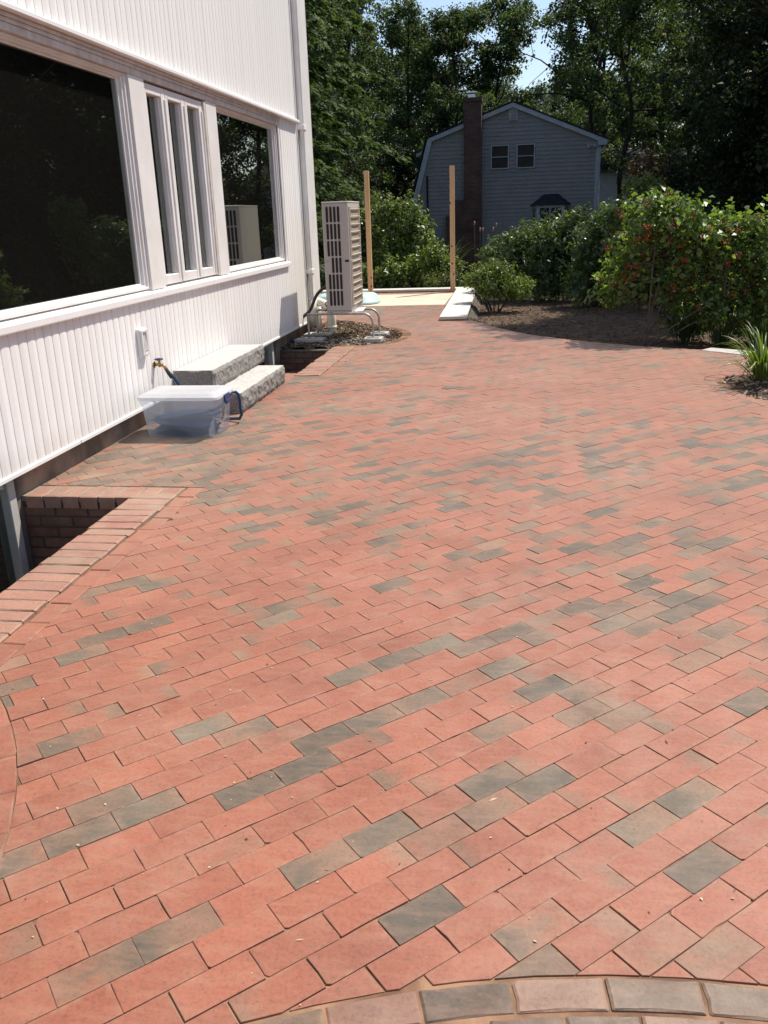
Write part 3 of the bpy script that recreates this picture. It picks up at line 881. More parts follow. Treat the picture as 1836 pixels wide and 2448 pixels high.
# ------------------------------------------------------------------ window wells
def well(x1, y0, y1, label, rim_side, far_soldier):
    t = thing('window_well', label, 'window well', (x1, y0, 0))
    x0 = WX0
    zb = -.95
    L = Bricks()
    rng = random.Random(int(y0 * 10))
    core = MB()
    core.box(x0 + .002, x1 + .2, y1 + .004, y1 + .12, zb, -.03)             # far wall
    core.box(x1 + .004, x1 + .12, y0, y1 + .004, zb, -.03)                # side wall
    core.box(x0 + .002, x1 + .2, y0 - .12, y0 - .004, zb, -.03)             # near wall
    core.box(x0 + .002, x1 + .004, y0 - .004, y1 + .004, zb - .05, zb)
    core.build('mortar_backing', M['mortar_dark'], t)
    rowh, bl = .067, .2
    for r in range(13):
        z = -.055 - (r + 1) * rowh
        for k in range(-1, 9):
            u0 = k * (bl + .01) + (r % 2) * .105
            a, b = max(0, u0), min(x1 - x0, u0 + bl)
            if b - a > .03:
                L.wallbrick((x0 + a, y1 + .004, z), (1, 0, 0), (0, 0, 1), (0, -1, 0), b - a, rowh - .01, .008, rng.uniform(0, .45), rng)
        for k in range(-1, 16):
            u0 = k * (bl + .01) + (r % 2) * .105
            a, b = max(0, u0), min(y1 - y0, u0 + bl)
            if b - a > .03:
                L.wallbrick((x1 + .004, y1 - a, z), (0, -1, 0), (0, 0, 1), (-1, 0, 0), b - a, rowh - .01, .008, rng.uniform(0, .45), rng)
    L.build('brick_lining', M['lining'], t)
    # cap course laid flat across the wall
    C = Bricks()
    y = y0 - .2
    while y < y1 - .02:
        wd = rng.uniform(.094, .108)
        s = rng.uniform(-.006, .006)
        C.brick(roughen([(x1 - .012 + s, y), (x1 + rim_side + s, y + rng.uniform(-.004, .004)), (x1 + rim_side + s, y + wd - .009), (x1 - .012 + s, y + wd - .009)], rng), .0085 + rng.gauss(0, .002), .07,
                rng.choice([.05, .1, .2, .3, .4]), None, rng, .0055, .02)
        y += wd
    if far_soldier:
        x = x0 + .03
        while x < x1 + rim_side - .05:
            wd = rng.uniform(.108, .122)
            C.brick(roughen([(x, y1 - .012), (x + wd - .013, y1 - .012), (x + wd - .013, y1 + .19), (x, y1 + .19)], rng), .005 + rng.gauss(0, .0015), .075, rng.choice([.1, .2, .35, .45, .5]), None, rng, .005, .01)
            x += wd
    C.build('brick_rim', M['rim'], t)
    mo = MB()
    mo.box(x1 + .004, x1 + rim_side - .003, y0 - .2, y1 - .02, -.03, .0045)
    if far_soldier:
        mo.box(x0 + .002, x1 + rim_side - .003, y1 - .004, y1 + .2, -.03, .0015)
    mo.build('mortar_bed', M['mortar'], t)
    return t
well(WX1, WY0, WY1, 'near brick lined window well with weathered brick rim, nearest the camera', .252, True)
well(VX1, VY0, VY1, 'farther brick lined window well behind the granite steps, beside the mulch bed', .25, False)

# ------------------------------------------------------------------ the white house
XS = -2.87
XG = -2.93
house = thing('white_house', 'white house wall with vertical siding and picture windows along the left side', 'house', (XS, 6, 0))

def siding(mb, y0, y1, z0, z1, x=XS, per=.0955):
    y = y0
    k = 0
    prof = ((0, -.011), (.05, -.0012), (.2, .0006), (.5, .0025), (.8, .0006), (.95, -.0012), (1.0, -.011))
    pts = []
    while y < y1 - 1e-4:
        p = min(per, y1 - y)
        for i, (t, d) in enumerate(prof):
            if i == len(prof) - 1: continue
            pts.append((y + t * p, d))
        y += p
    pts.append((y1, 0))
    vs = [(x + d, yy, z) for yy, d in pts for z in (z0, z1)]
    n = len(pts)
    mb.add(vs, [(2 * i, 2 * i + 2, 2 * i + 3, 2 * i + 1) for i in range(n - 1)])
sd = MB()
siding(sd, -8.0, 11.82, .178, .965)
siding(sd, -8.0, 11.82, 2.70, 5.6)
siding(sd, 11.0, 11.82, .965, 2.66)
sd.build('siding', M['siding'], house)
dl = MB()                                             # drip lip under the siding, sheathing behind it
dl.box(XS - .06, XS + .012, -8, 3.1, .150, .176, .003)
dl.box(XS - .06, XS + .012, 3.11, 5.22, .152, .178, .003)
dl.box(XS - .06, XS + .011, 5.23, 11.82, .151, .177, .003)
dl.build('drip_edge', M['white'], house)
wl = MB()
wl.box(XS - .055, XS - .0125, -8, 12.72, 2.68, 5.6)
wl.box(XS - .055, XS - .0125, -8, 12.72, .18, .96)
wl.box(XS - .055, XS - .0125, 10.9, 12.72, .96, 2.68)
wl.box(-9, XS - .055, 12.55, 12.7, .1, 5.6)
wl.build('wall', M['siding'], house)
fd = MB()
fd.box(-3.15, XG, 4.49, 9.35, -1.0, .165)
fd.box(-3.15, XG, 10.2, 12.6, -1.0, .165)
fd.box(-3.15, XG, -8, 2.2, -1.0, .165)
fd.box(-3.15, XG - .002, 2.2, 4.49, -1.0, -.68)
fd.box(-3.15, XG - .002, 9.35, 10.2, -1.0, -.68)
fd.build('foundation', M['concrete'], house)
# rough lump of concrete at the edge of the basement window
# basement windows
def base_win(y0, y1):
    f = MB()
    f.box(XG - .06, XG + .012, y1 - .075, y1, -.66, .15, .004)
    f.box(XG - .06, XG + .012, y0, y0 + .075, -.66, .15, .004)
    f.box(XG - .1, XG + .05, y0 - .01, y1 + .015, -.70, -.662, .004)
    f.box(XG - .06, XG - .005, y0 + .077, y1 - .077, -.66, -.6, .004)
    f.box(XG - .06, XG - .005, y0 + .077, y1 - .077, .09, .148, .004)
    o = f.build('basement_window', M['putty'], house)
    p = MB(); p.box(XG - .05, XG - .04, y0 + .06, y1 - .06, -.61, .1)
    p.build('pane', M['glass'], o)
base_win(2.2, 4.49)
base_win(9.35, 10.2)

# window band: sill, header trim, mullions
Y_G1, Y_M1a, Y_M1b, Y_C2, Y_M2a, Y_M2b, Y_G2a, Y_G2b, Y_F = 6.62, 6.70, 6.985, 8.30, 8.37, 8.66, 8.80, 10.80, 10.96
sl = MB()
prof = [(XG - .02, .965), (XS + .032, .955), (XS + .034, .962), (XS + .034, .998), (XS + .028, 1.006), (XG - .02, 1.03)]
n = len(prof)
vs = [(x, -8.0, z) for x, z in prof] + [(x, 10.98, z) for x, z in prof]
sl.add(vs, [tuple(range(n)), tuple(range(2 * n - 1, n - 1, -1))] + [((i + 1) % n, i, n + i, n + (i + 1) % n) for i in range(n)])
sl.build('sill', M['white'], house)
hd = MB()
hd.box(XS - .06, XS + .058, -8, 11.82, 2.664, 2.702, .008)         # drip strip
hd.build('header_strip', M['white'], house)
ht = MB()
ht.box(XS - .09, XS + .020, -8, 10.96, 2.638, 2.661, .003)
ht.box(XS - .09, XS + .012, -8, 10.96, 2.612, 2.636, .003)
ht.box(XS - .10, XS + .006, -8, 10.96, 2.566, 2.610, .003)
ht.build('header_trim', M['trim_shade'], house)
mu = MB()
mu.box(XS - .09, XS + .002, Y_M1a, Y_M1b, 1.02, 2.565, .003)
mu.build('mullion', M['trim'], house)
mu = MB()
mu.box(XS - .09, XS + .002, Y_M2a, Y_M2b, 1.02, 2.565, .003)
mu.build('mullion', M['trim'], house)
jb = MB()
jb.box(XS - .09, XS + .002, 10.9, Y_F, 1.02, 2.6645, .003)
jb.build('side_trim', M['trim'], house)
rail = MB()
def picture(y0, y1, left_frame=True):
    f = MB()
    z0, z1 = 1.03, 2.565
    xs = [(XS - .018, 0), (XS - .032, .028), (XG + .008, .058)]
    for (x, d) in xs:
        f.box(XG - .04, x, y1 - d - .033, y1 - d, z0 + d * .5, z1 - d * .5, .003)
        if left_frame: f.box(XG - .04, x, y0 + d, y0 + d + .033, z0 + d * .5, z1 - d * .5, .003)
        f.box(XG - .04, x + .001, y0 + d + .03, y1 - d - .032, z0 + d * .45, z0 + d * .45 + .02, .003)
        f.box(XG - .04, x - .001, y0 + d + .03, y1 - d - .032, z1 - d * .5 - .017, z1 - d * .5, .003)
    o = f.build('picture_window', M['trim'], house)
    p = MB(); p.box(XG - .012, XG - .006, y0 + .05, y1 - .05, z0 + .03, z1 - .03)
    p.build('pane', M['glass'], o)
    sp = MB()
    sp.box(XG - .045, XG - .013, y1 - .13, y1 - .092, z0 + .03, z1 - .03, .002)
    sp.build('spacer', M['putty'], o)
picture(2.2, Y_M1a - .002)
picture(Y_M2b + .002, 10.898)
pitch = (Y_C2 - Y_M1b) / 3
for i in range(3):
    y0 = Y_M1b + .003 + i * pitch; y1 = y0 + pitch - .006
    f = MB()
    z0, z1 = 1.035, 2.548
    xo = XS - .012
    f.box(XG - .035, xo, y0, y0 + .055, z0, z1, .004)
    f.box(XG - .035, xo, y1 - .085, y1, z0, z1, .004)
    f.box(XG - .034, xo - .001, y0 + .056, y1 - .086, z0, z0 + .075, .004)
    f.box(XG - .034, xo - .001, y0 + .056, y1 - .086, z1 - .07, z1, .004)
    f.box(XG - .03, xo + .012, y1 - .035, y1 - .012, z0 + .002, z1 - .08, .004)
    f.box(XG - .03, xo - .018, y1 - .102, y1 - .086, z0 + .076, z1 - .071, .003)
    o = f.build('casement_sash', M['trim'], house)
    p = MB(); p.box(XG - .01, XG - .004, y0 + .04, y1 - .07, z0 + .06, z1 - .06)
    p.build('pane', M['glass'], o)
    sp = MB(); sp.box(XG - .06, XG - .02, y1 - .15, y1 - .11, z0 + .06, z1 - .06, .002)
    sp.build('spacer', M['putty'], o)
cf = MB()
cf.box(XG - .03, XS + .004, Y_C2 + .012, Y_M2a - .014, 1.03, 2.55, .004)
cf.box(XG - .05, XG - .02, Y_C2 - .01, Y_M2a + .01, 1.03, 2.55)
cf.build('jamb', M['trim_shade'], house)

# corner, downspout
cbm = MB()
cbm.box(XS - .06, XS + .006, 12.18, 12.70, .12, 5.6, .006)
cbm.build('corner_board', M['trim'], house)
cb2 = MB(); cb2.box(XS - .06, XS + .010, 11.825, 11.84, .15, 5.6)
cb2.box(XS - .062, XS - .004, 11.84, 12.18, .14, 5.6)
cb2.build('corner_trim', M['siding'], house)
ds = MB()
ds.box(XS + .012, XS + .075, 11.93, 12.03, .32, 5.5, .012)
ds.tube(smooth_path([(XS + .045, 11.98, .36), (XS + .05, 11.98, .26), (XS + .09, 12.0, .2), (XS + .14, 12.02, .17)]), .042, 10)
dso = ds.build('downspout', M['trim'], house)
for zb_ in (2.6, .8):
    br = MB(); br.box(XS - .002, XS + .085, 11.90, 12.06, zb_, zb_ + .06, .004)
    br.build('bracket', M['white'], dso)
rf = MB()
rf.box(-9.4, XS + .32, -8.2, 12.95, 5.6, 5.75, .02)
rf.build('roof', M['roofdark'], house)

# room behind the glass
ro = MB()
ro.box(-8.2, XG - .13, -1, 12.5, .2, .5)
ro.box(-8.2, XG - .13, -1, 12.5, 2.95, 3.1)
ro.box(-8.35, -8.2, -1, 10.8, .5, 1.4)
ro.box(-8.35, -8.2, -1, 10.8, 2.5, 2.95)
ro.box(-8.2, XG - .13, 12.3, 12.45, .5, 2.95)
ro.box(-8.2, XG - .13, -1.15, -1, .5, 2.95)
ro.box(XG - .13, XG - .11, -1, 12.45, .3, 1.0)
ro.box(XG - .13, XG - .11, -1, 12.45, 2.6, 3.05)
ro.box(-8.2, -4.95, 10.5, 10.6, .5, 2.95)
ro.build('room', M['interior'], house)
dr = MB()
dr.box(-4.08, -3.9, 12.2, 12.298, .5, 2.25, .01)
dr.box(-3.42, -3.24, 12.2, 12.298, .5, 2.25, .01)
dr.box(-3.898, -3.422, 12.2, 12.298, 2.08, 2.25, .01)
dr.box(-3.88, -3.82, 12.22, 12.296, .5, 2.06, .01)
dr.box(-3.5, -3.44, 12.22, 12.296, .5, 2.06, .01)
dr.box(-3.818, -3.502, 12.22, 12.296, 1.95, 2.06, .01)
dr.build('inside_door_casing', M['green_trim'], house)
fu = MB()
fu.box(-5.2, -4.2, 4.0, 6.0, .5, 1.25, .03)
fu.build('cupboard', M['furn'], house)
fu = MB()
fu.box(-4.6, -4.0, 8.2, 9.2, .5, 1.0, .03)
fu.build('side_table', M['furn'], house)

# vent box and hose bib on the siding
vb = MB()
vb.box(XS, XS + .03, 6.29, 6.42, .55, .765, .006)
vb.box(XS + .03, XS + .045, 6.30, 6.322, .56, .755, .004)
vb.box(XS + .03, XS + .045, 6.388, 6.41, .56, .755, .004)
vb.box(XS + .03, XS + .044, 6.322, 6.388, .735, .755, .004)
vb.box(XS + .03, XS + .044, 6.322, 6.388, .56, .585, .004)
vb.add([(XS + .031, 6.33, .725), (XS + .031, 6.38, .725), (XS + .05, 6.38, .6), (XS + .05, 6.33, .6)], [(0, 1, 2, 3), (3, 2, 1, 0)])
vb.build('vent_cover', M['trim'], house)
fz = .455
fc = MB()
fc.tube([(XS - .01, 6.56, fz), (XS + .005, 6.56, fz)], .028, 12)
fc.tube([(XS, 6.56, fz), (XS + .07, 6.56, fz)], .013, 10)
fc.tube([(XS + .045, 6.56, fz - .02), (XS + .045, 6.56, fz + .035)], .011, 10)
fc.tube([(XS + .065, 6.56, fz), (XS + .085, 6.56, fz - .015), (XS + .1, 6.555, fz - .045)], .013, 10)
fco = fc.build('faucet', M['brass'], house, True)
hn = MB()
hn.tube([(XS + .045 + .028 * math.cos(a), 6.56 + .028 * math.sin(a), fz + .042) for a in np.linspace(0, 2 * math.pi, 13)], .007, 6)
hn.tube([(XS + .018, 6.56, fz + .042), (XS + .072, 6.56, fz + .042)], .006, 6)
hn.build('valve_handle', M['bluehandle'], fco, True)

# ------------------------------------------------------------------ granite steps
def granite_block(x0, x1, y0, y1, z0, z1, label, seed):
    t = thing('granite_step', label, 'stone step', (x1, y0, z0), 'granite steps')
    mb = MB()
    mb.box(x0, x1 - .012, y0 + .006, y1 - .006, z0, z1, .004, 0)
    mb.build('stone_block', M['granite_top'], t)
    # rock-faced front and sides
    fr = MB()
    off = Vector((seed * 3.1, 0, 0))
    def rough(o, u, v, nrm, lu, lv, amp, nu, nv):
        o, u, v, nrm = map(Vector, (o, u, v, nrm))
        vs = []
        for j in range(nv + 1):
            for i in range(nu + 1):
                a, b = i / nu, j / nv
                p = o + u * (lu * a) + v * (lv * b)
                e = min(1, min(a, 1 - a) * lu / .03) * min(1, min(b, 1 - b) * lv / .03)
                k = noise.fractal(p * 9 + off, .9, 2.1, 5) * .6 + noise.noise(p * 26 + off) * .35
                # facets
                d = amp * (.55 + .8 * k) * e - .006 * (1 - e) * (0.5 + noise.noise(p * 18))
                vs.append(p + nrm * d)
        w_ = nu + 1
        fr.add(vs, [(j * w_ + i, j * w_ + i + 1, (j + 1) * w_ + i + 1, (j + 1) * w_ + i) for j in range(nv) for i in range(nu)])
    h = z1 - z0
    rough((x1 - .011, y0, z0), (0, 1, 0), (0, 0, 1), (1, 0, 0), y1 - y0, h, .024, 150, 18)
    rough((x0, y0 + .005, z0), (1, 0, 0), (0, 0, 1), (0, -1, 0), x1 - x0 - .01, h, .008, 60, 22)
    rough((x1 - .011, y1 - .005, z0), (-1, 0, 0), (0, 0, 1), (0, 1, 0), x1 - x0 - .01, h, .012, 60, 22)
    fr.build('rough_face', M['granite_rock'], t)
    return t
granite_block(-2.86, -2.245, 6.80, 8.2, .004, .172, 'lower granite step with rock faced front, resting on the bricks', 1)
granite_block(-2.86, -2.505, 6.90, 8.42, .173, .345, 'upper granite step against the siding, on top of the lower one', 2)

# ------------------------------------------------------------------ storage bin with hose
def rrect(x0, x1, y0, y1, r, n=4):
    out = []
    for cx, cy, a in ((x1 - r, y0 + r, -90), (x1 - r, y1 - r, 0), (x0 + r, y1 - r, 90), (x0 + r, y0 + r, 180)):
        for i in range(n + 1):
            th = R_(a + 90 * i / n)
            out.append((cx + r * math.cos(th), cy + r * math.sin(th)))
    return out
bx0, bx1, by0, by1 = -2.745, -2.20, 5.99, 6.34
bn = thing('storage_bin', 'clear plastic storage bin with white lid standing beside the granite steps', 'bin', ((bx0 + bx1) / 2, by0, 0))
def loft(mb, rings, closed_bottom=False, closed_top=False, flip=False):
    n = len(rings[0][0])
    o = len(mb.v)
    for poly, z in rings:
        mb.v += [(x, y, z) for x, y in poly]
    for k in range(len(rings) - 1):
        for i in range(n):
            j = (i + 1) % n
            f = (o + k * n + i, o + k * n + j, o + (k + 1) * n + j, o + (k + 1) * n + i)
            mb.f.append(f if not flip else f[::-1]); mb.m.append(0)
    if closed_bottom: mb.f.append(tuple(o + i for i in reversed(range(n)))); mb.m.append(0)
    if closed_top: mb.f.append(tuple(o + (len(rings) - 1) * n + i for i in range(n))); mb.m.append(0)
g = lambda d, r=.05: rrect(bx0 - d, bx1 + d, by0 - d, by1 + d, r)
bd = MB()
loft(bd, [(g(-.012, .04), .006), (g(0, .05), .014), (g(.024, .06), .27), (g(.026, .06), .272), (g(.038, .065), .275), (g(.040, .065), .288), (g(.036, .065), .29)], True)
bdo = bd.build('bin_body', M['bin'], bn, True)
ld = MB()
loft(ld, [(g(.042, .066), .286), (g(.044, .066), .305), (g(.037, .06), .312), (g(.024, .05), .312), (g(.012, .05), .325), (g(-.03, .05), .332), (g(-.06, .04), .328)], False, True)
M['lid'] = None
def lid_mat():
    m, nt, b = new_mat('lid_plastic')
    b.inputs['Base Color'].default_value = (.84, .86, .89, 1)
    b.inputs['Roughness'].default_value = .35
    tr = nt.nodes.new('ShaderNodeBsdfTransparent')
    tl = nt.nodes.new('ShaderNodeBsdfTranslucent'); tl.inputs[0].default_value = (.85, .88, .92, 1)
    m1 = nt.nodes.new('ShaderNodeMixShader'); m1.inputs[0].default_value = .45
    nt.links.new(b.outputs[0], m1.inputs[1]); nt.links.new(tl.outputs[0], m1.inputs[2])
    m2 = nt.nodes.new('ShaderNodeMixShader'); m2.inputs[0].default_value = .07
    nt.links.new(m1.outputs[0], m2.inputs[1]); nt.links.new(tr.outputs[0], m2.inputs[2])
    nt.links.new(m2.outputs[0], nt.nodes['Material Output'].inputs[0])
    return m
M['lid'] = lid_mat()
ld.build('lid', M['lid'], bn, True)
lt = MB()
lt.box(bx1 + .040, bx1 + .056, 6.10, 6.22, .245, .30, .006)
lt.box(bx1 + .046, bx1 + .064, 6.11, 6.21, .228, .26, .006)
lt.build('latch', M['bluehandle'], bn)
lb = MB()
lb.add([(bx1 + .0115, 6.12, .10), (bx1 + .0115, 6.21, .10), (bx1 + .0205, 6.21, .20), (bx1 + .0205, 6.12, .20)], [(0, 1, 2, 3)])
lb.build('sticker', M['label'], bn)

hs = MB()
rngh = random.Random(5)
pts = []
cxh, cyh = (bx0 + bx1) / 2, (by0 + by1) / 2
for i in range(0, 420):
    a = i * .235
    k = i / 420
    rx = .225 + .035 * math.sin(i * .171) - .05 * ((i // 80) % 2)
    ry = .135 + .022 * math.sin(i * .213 + 1) - .03 * ((i // 80) % 2)
    z = .022 + .125 * k + .022 * math.sin(a * 1.0 + i * .021) + .008 * math.sin(i * .21)
    pts.append((cxh - .01 + rx * math.cos(a), cyh + ry * math.sin(a), z))
lastp = pts[-1]
tail = [(cxh + .19, cyh + .09, .16), (bx1 - .02, by1 - .03, .22), (bx1 + .02, by1 + .03, .27), (bx1 + .055, by1 + .075, .24), (bx1 + .05, by1 + .11, .12),
        (bx1 + .02, by1 + .16, .03), (bx1 - .2, by1 + .26, .02), (-2.62, 6.66, .035), (-2.70, 6.70, .14), (-2.725, 6.655, .28), (-2.752, 6.59, .37), (XS + .1, 6.557, fz - .04)]
hs.tube(smooth_path([Vector(p) for p in pts[:-3]] + [Vector(p) for p in tail], 2), .012, 7)
hose = thing('garden_hose', 'blue garden hose coiled in the clear bin and running up to the brass faucet', 'hose', (cxh, cyh, .02))
hs.build('hose_line', M['hose'], hose, True)
hc = MB(); hc.tube([(XS + .098, 6.556, fz - .03), (XS + .108, 6.565, fz - .065), (XS + .125, 6.585, fz - .11)], .0145, 10)
hc.build('hose_collar', M['rubber'], hose, True)

# ------------------------------------------------------------------ heat pump on its stand
ax0, ax1, ay0, ay1, az0, az1 = -2.412, -2.09, 11.0, 11.82, .39, 1.68
ac = thing('heat_pump', 'tall beige outdoor heat pump on a pipe stand beside the house corner', 'heat pump', (ax0, ay0, 0))
cbx = MB(); cbx.box(ax0, ax1, ay0, ay1, az0, az1, .008)
cbx.box(ax0 + .004, ax1 - .004, ay0 + .004, ay1 - .004, az0 - .018, az0 - .0005)
cbo = cbx.build('cabinet', M['ac'], ac)
lid_ = MB(); lid_.box(ax0 - .004, ax1 + .004, ay0 - .004, ay1 + .004, az1 + .001, az1 + .018, .006)
lid_.build('top_panel', M['ac'], ac)
seam = MB(); seam.box(ax1 - .082, ax1 - .080, ay0 - .0025, ay0 + .001, az0 + .02, az1 - .02)
seam.build('panel_seam', M['wire'], cbo)
def slot(mb, x0, x1, z0, z1, y):
    r = (x1 - x0) / 2
    poly = []
    for i in range(9): poly.append((x1 - r + r * math.cos(math.pi * i / 8), z1 - r + r * math.sin(math.pi * i / 8)))
    for i in range(9): poly.append((x1 - r + r * math.cos(math.pi + math.pi * i / 8), z0 + r + r * math.sin(math.pi + math.pi * i / 8)))
    n_ = len(poly)
    mb.add([(x, y, z) for x, z in poly], [tuple(range(n_))])
    # raised lip
    lipo = [((x - (x0 + x1) / 2) * 1.16 + (x0 + x1) / 2, y - .0, (z - (z0 + z1) / 2) * (1 + .012 / (z1 - z0)) + (z0 + z1) / 2) for x, z in poly]
    return lipo
sl_ = MB(); fin = MB()
zs = np.linspace(az1 - .03, az0 + .06, 7)
for r in range(6):
    for c in range(4):
        if r == 3 and c == 0: continue
        x0 = ax0 + .047 + c * .047
        slot(sl_, x0, x0 + .031, zs[r + 1] + .005, zs[r] - .008, ay0 - .0032)
        zz = zs[r + 1] + .02
        while zz < zs[r] - .02:
            fin.box(x0 + .003, x0 + .028, ay0 - .0046, ay0 - .0034, zz, zz + .003)
            zz += .011
slo = sl_.build('grille_slots', M['dark'], ac)
hp = MB(); hp.box(ax1 - .06, ax1 - .008, ay0 - .0036, ay0 + .001, .985, 1.012, .001)
hp.build('handle_recess', M['dark'], ac)
hp2 = MB(); hp2.box(ax0 + .005, ax0 + .06, ay0 - .006, ay0 + .001, .985, 1.01, .002)
hp2.build('handle', M['steel'], ac)
for (z0, z1) in ((az0 + .05, 1.005), (1.045, az1 - .05)):
    fg = MB()
    yA, yB = ay0 + .10, ay1 - .1
    for k in range(7):
        z = z0 + .02 + (z1 - z0 - .04) * k / 6
        fg.tube([(ax1 + .004, yA, z), (ax1 + .016, yA + .02, z), (ax1 + .018, (yA + yB) / 2, z), (ax1 + .016, yB - .02, z), (ax1 + .004, yB, z)], .0075, 6)
    for y in (yA + .012, yB - .012):
        fg.tube([(ax1 + .012, y, z0), (ax1 + .012, y, z1)], .005, 6)
    fg.box(ax1 - .001, ax1 + .014, yA - .05, yA - .02, z0 - .01, z1 + .01, .004)
    fg.box(ax1 - .001, ax1 + .014, yB + .02, yB + .05, z0 - .01, z1 + .01, .004)
    fgo = fg.build('fan_guard', M['wire'], ac)
    bk = MB(); bk.box(ax1 + .0005, ax1 + .003, yA - .01, yB + .01, z0, z1)
    bk.build('mesh_screen', M['acmesh'], fgo)
st = MB(); st.box(ax1 + .0005, ax1 + .002, ay1 - .075, ay1 - .03, 1.36, 1.53)
st.build('warning_sticker', M['red_sticker'], ac)
for y in (ay0 - .02, ay1 - .32):
    sr = MB()
    sr.tube(smooth_path([(-2.66, y, .065), (-2.66, y, .33), (-2.645, y, .352), (-2.6, y, .357), (-2.2, y, .357), (-1.97, y, .357)], 5) +
            [Vector((-1.95 + .125 * math.sin(t), y, .232 + .125 * math.cos(t))) for t in np.linspace(.1, math.pi / 2, 8)] + [Vector((-1.825, y, .06))], .0145, 10)
    sr.build('stand_rail', M['steel'], ac, True)
    for fx in (-1.9, -2.73):
        ft = MB(); ft.box(fx, fx + .15, y - .07, y + .07, .055, .063, .002)
        ft.build('foot_plate', M['steel'], ac)
xb = MB(); xb.box(ax0 + .02, ax0 + .055, ay0 - .06, ay1 + .02, .349, .3712, .003); xb.build('cross_bar', M['steel'], ac)
xb = MB(); xb.box(ax1 - .04, ax1 + .0, ay0 - .06, ay1 + .02, .349, .3712, .003)
xb.build('cross_bar', M['steel'], ac)
tg = MB(); tg.add([(ax1 + .005, ay0 + .15, .365), (ax1 + .11, ay0 + .2, .372), (ax1 + .11, ay0 + .42, .392), (ax1 + .005, ay0 + .4, .385)], [(0, 1, 2, 3), (3, 2, 1, 0)])
tg.build('tag_sheet', M['white'], ac)
padnames = ['concrete pad under the front right stand leg, nearest the brick edge', 'concrete pad under the rear right stand leg of the heat pump',
            'shaded concrete pad under the front left stand leg, beside the well', 'concrete pad under the rear left stand leg, behind the white pipe']
for (x, y), lab in zip(((-1.825, ay0 - .02), (-1.825, ay1 - .32), (-2.66, ay0 - .02), (-2.66, ay1 - .32)), padnames):
    p = MB(); p.box(x - .115, x + .115, y - .115, y + .115, .0, .054, .005)
    if x < -2: p = MB(); p.box(x - .17, x + .2, y - .115, y + .115, .0, .054, .005)
    tag(p.build('concrete_pad', M['pad']), lab, 'pad', 'pads under the heat pump stand')
# line set and drain pipe
lsn = MB()
lsn.tube(smooth_path([(XS - .02, 11.6, .25), (XS + .1, 11.58, .35), (-2.66, 11.56, .55), (-2.52, 11.56, .66), (ax0 + .01, 11.56, .7)], 8), .022, 8)
lsn.tube(smooth_path([(ax0 + .02, 11.4, .52), (-2.5, 11.35, .46), (-2.47, 11.3, .4), (-2.5, 11.28, .36)], 6), .008, 6)
lsn.build('line_set', M['rubber'], ac, True)
pv = MB()
pv.tube(smooth_path([(-2.86, 12.1, .42), (-2.72, 12.02, .4), (-2.6, 11.96, .34), (-2.56, 11.93, .22), (-2.56, 11.93, .0)], 6), .062, 14)
pv.tube([(-2.56, 11.93, .06), (-2.56, 11.93, .1)], .07, 14)
pv.tube([(-2.72, 11.9, .0), (-2.72, 11.9, .36)], .03, 10)
pv.tube([(-2.84, 12.0, .1), (-2.84, 12.0, .45)], .085, 12)
tag(pv.build('drain_pipe', M['pvc'], None, True), 'white plastic drain pipe elbow rising from the mulch behind the heat pump', 'pipe')

# ------------------------------------------------------------------ mulch beds
def mulch(name, poly, zbase, amp, seed, chips, chip_mats, label=None, peak=None, size=(.012, .035)):
    rng = random.Random(seed)
    xs_ = [p[0] for p in poly]; ys_ = [p[1] for p in poly]
    x0, x1, y0, y1 = min(xs_), max(xs_), min(ys_), max(ys_)
    mb = MB()
    stp = .045
    nx, ny = int((x1 - x0) / stp) + 2, int((y1 - y0) / stp) + 2
    def edged(p):
        return min(dist_seg(p, poly[i], poly[(i + 1) % len(poly)]) for i in range(len(poly)))
    def zat(x, y):
        ins = inside((x, y), poly)
        e = edged((x, y)) if ins else 0
        z = zbase + amp * (1 - math.exp(-e / .25)) if ins else zbase - .03
        return z + (.016 * noise.noise(Vector((x * 7, y * 7, seed))) + .01 * noise.noise(Vector((x * 23, y * 23, seed))) if ins else 0)
    Z = {}
    idx = {}
    for j in range(ny):
        for i in range(nx):
            x, y = x0 + i * stp, y0 + j * stp
            idx[i, j] = len(mb.v)
            mb.v.append((x, y, zat(x, y)))
    for j in range(ny - 1):
        for i in range(nx - 1):
            c = (x0 + (i + .5) * stp, y0 + (j + .5) * stp)
            if inside(c, poly):
                mb.f.append((idx[i, j], idx[i + 1, j], idx[i + 1, j + 1], idx[i, j + 1])); mb.m.append(0)
    for k in range(chips):
        while True:
            x, y = rng.uniform(x0, x1), rng.uniform(y0, y1)
            if inside((x, y), poly): break
        s = rng.uniform(*size); L = s * rng.uniform(1, 2.6)
        a = rng.uniform(0, 6.28)
        q = Matrix.Rotation(a, 3, 'Z') @ Matrix.Rotation(rng.uniform(-.6, .6), 3, 'X') @ Matrix.Rotation(rng.uniform(-.5, .5), 3, 'Y')
        c = Vector((x, y, zat(x, y) + .006))
        hh = s * .25
        vs = [c + q @ Vector((sx * L / 2, sy * s / 2 * (.6 if sx > 0 else 1), sz * hh)) for sz in (-1, 1) for sy in (-1, 1) for sx in (-1, 1)]
        mi = 2 if (len(chip_mats) > 1 and (rng.random() < .12 or (name == 'mulch' and y < 11.2 and x > -2.5 and rng.random() < .6))) else 1
        mb.add(vs, [(0, 2, 3, 1), (4, 5, 7, 6), (0, 1, 5, 4), (2, 6, 7, 3), (0, 4, 6, 2), (1, 3, 7, 5)], mi)
    return tag(mb.build(name, [M['soil']] + chip_mats), kind='stuff')
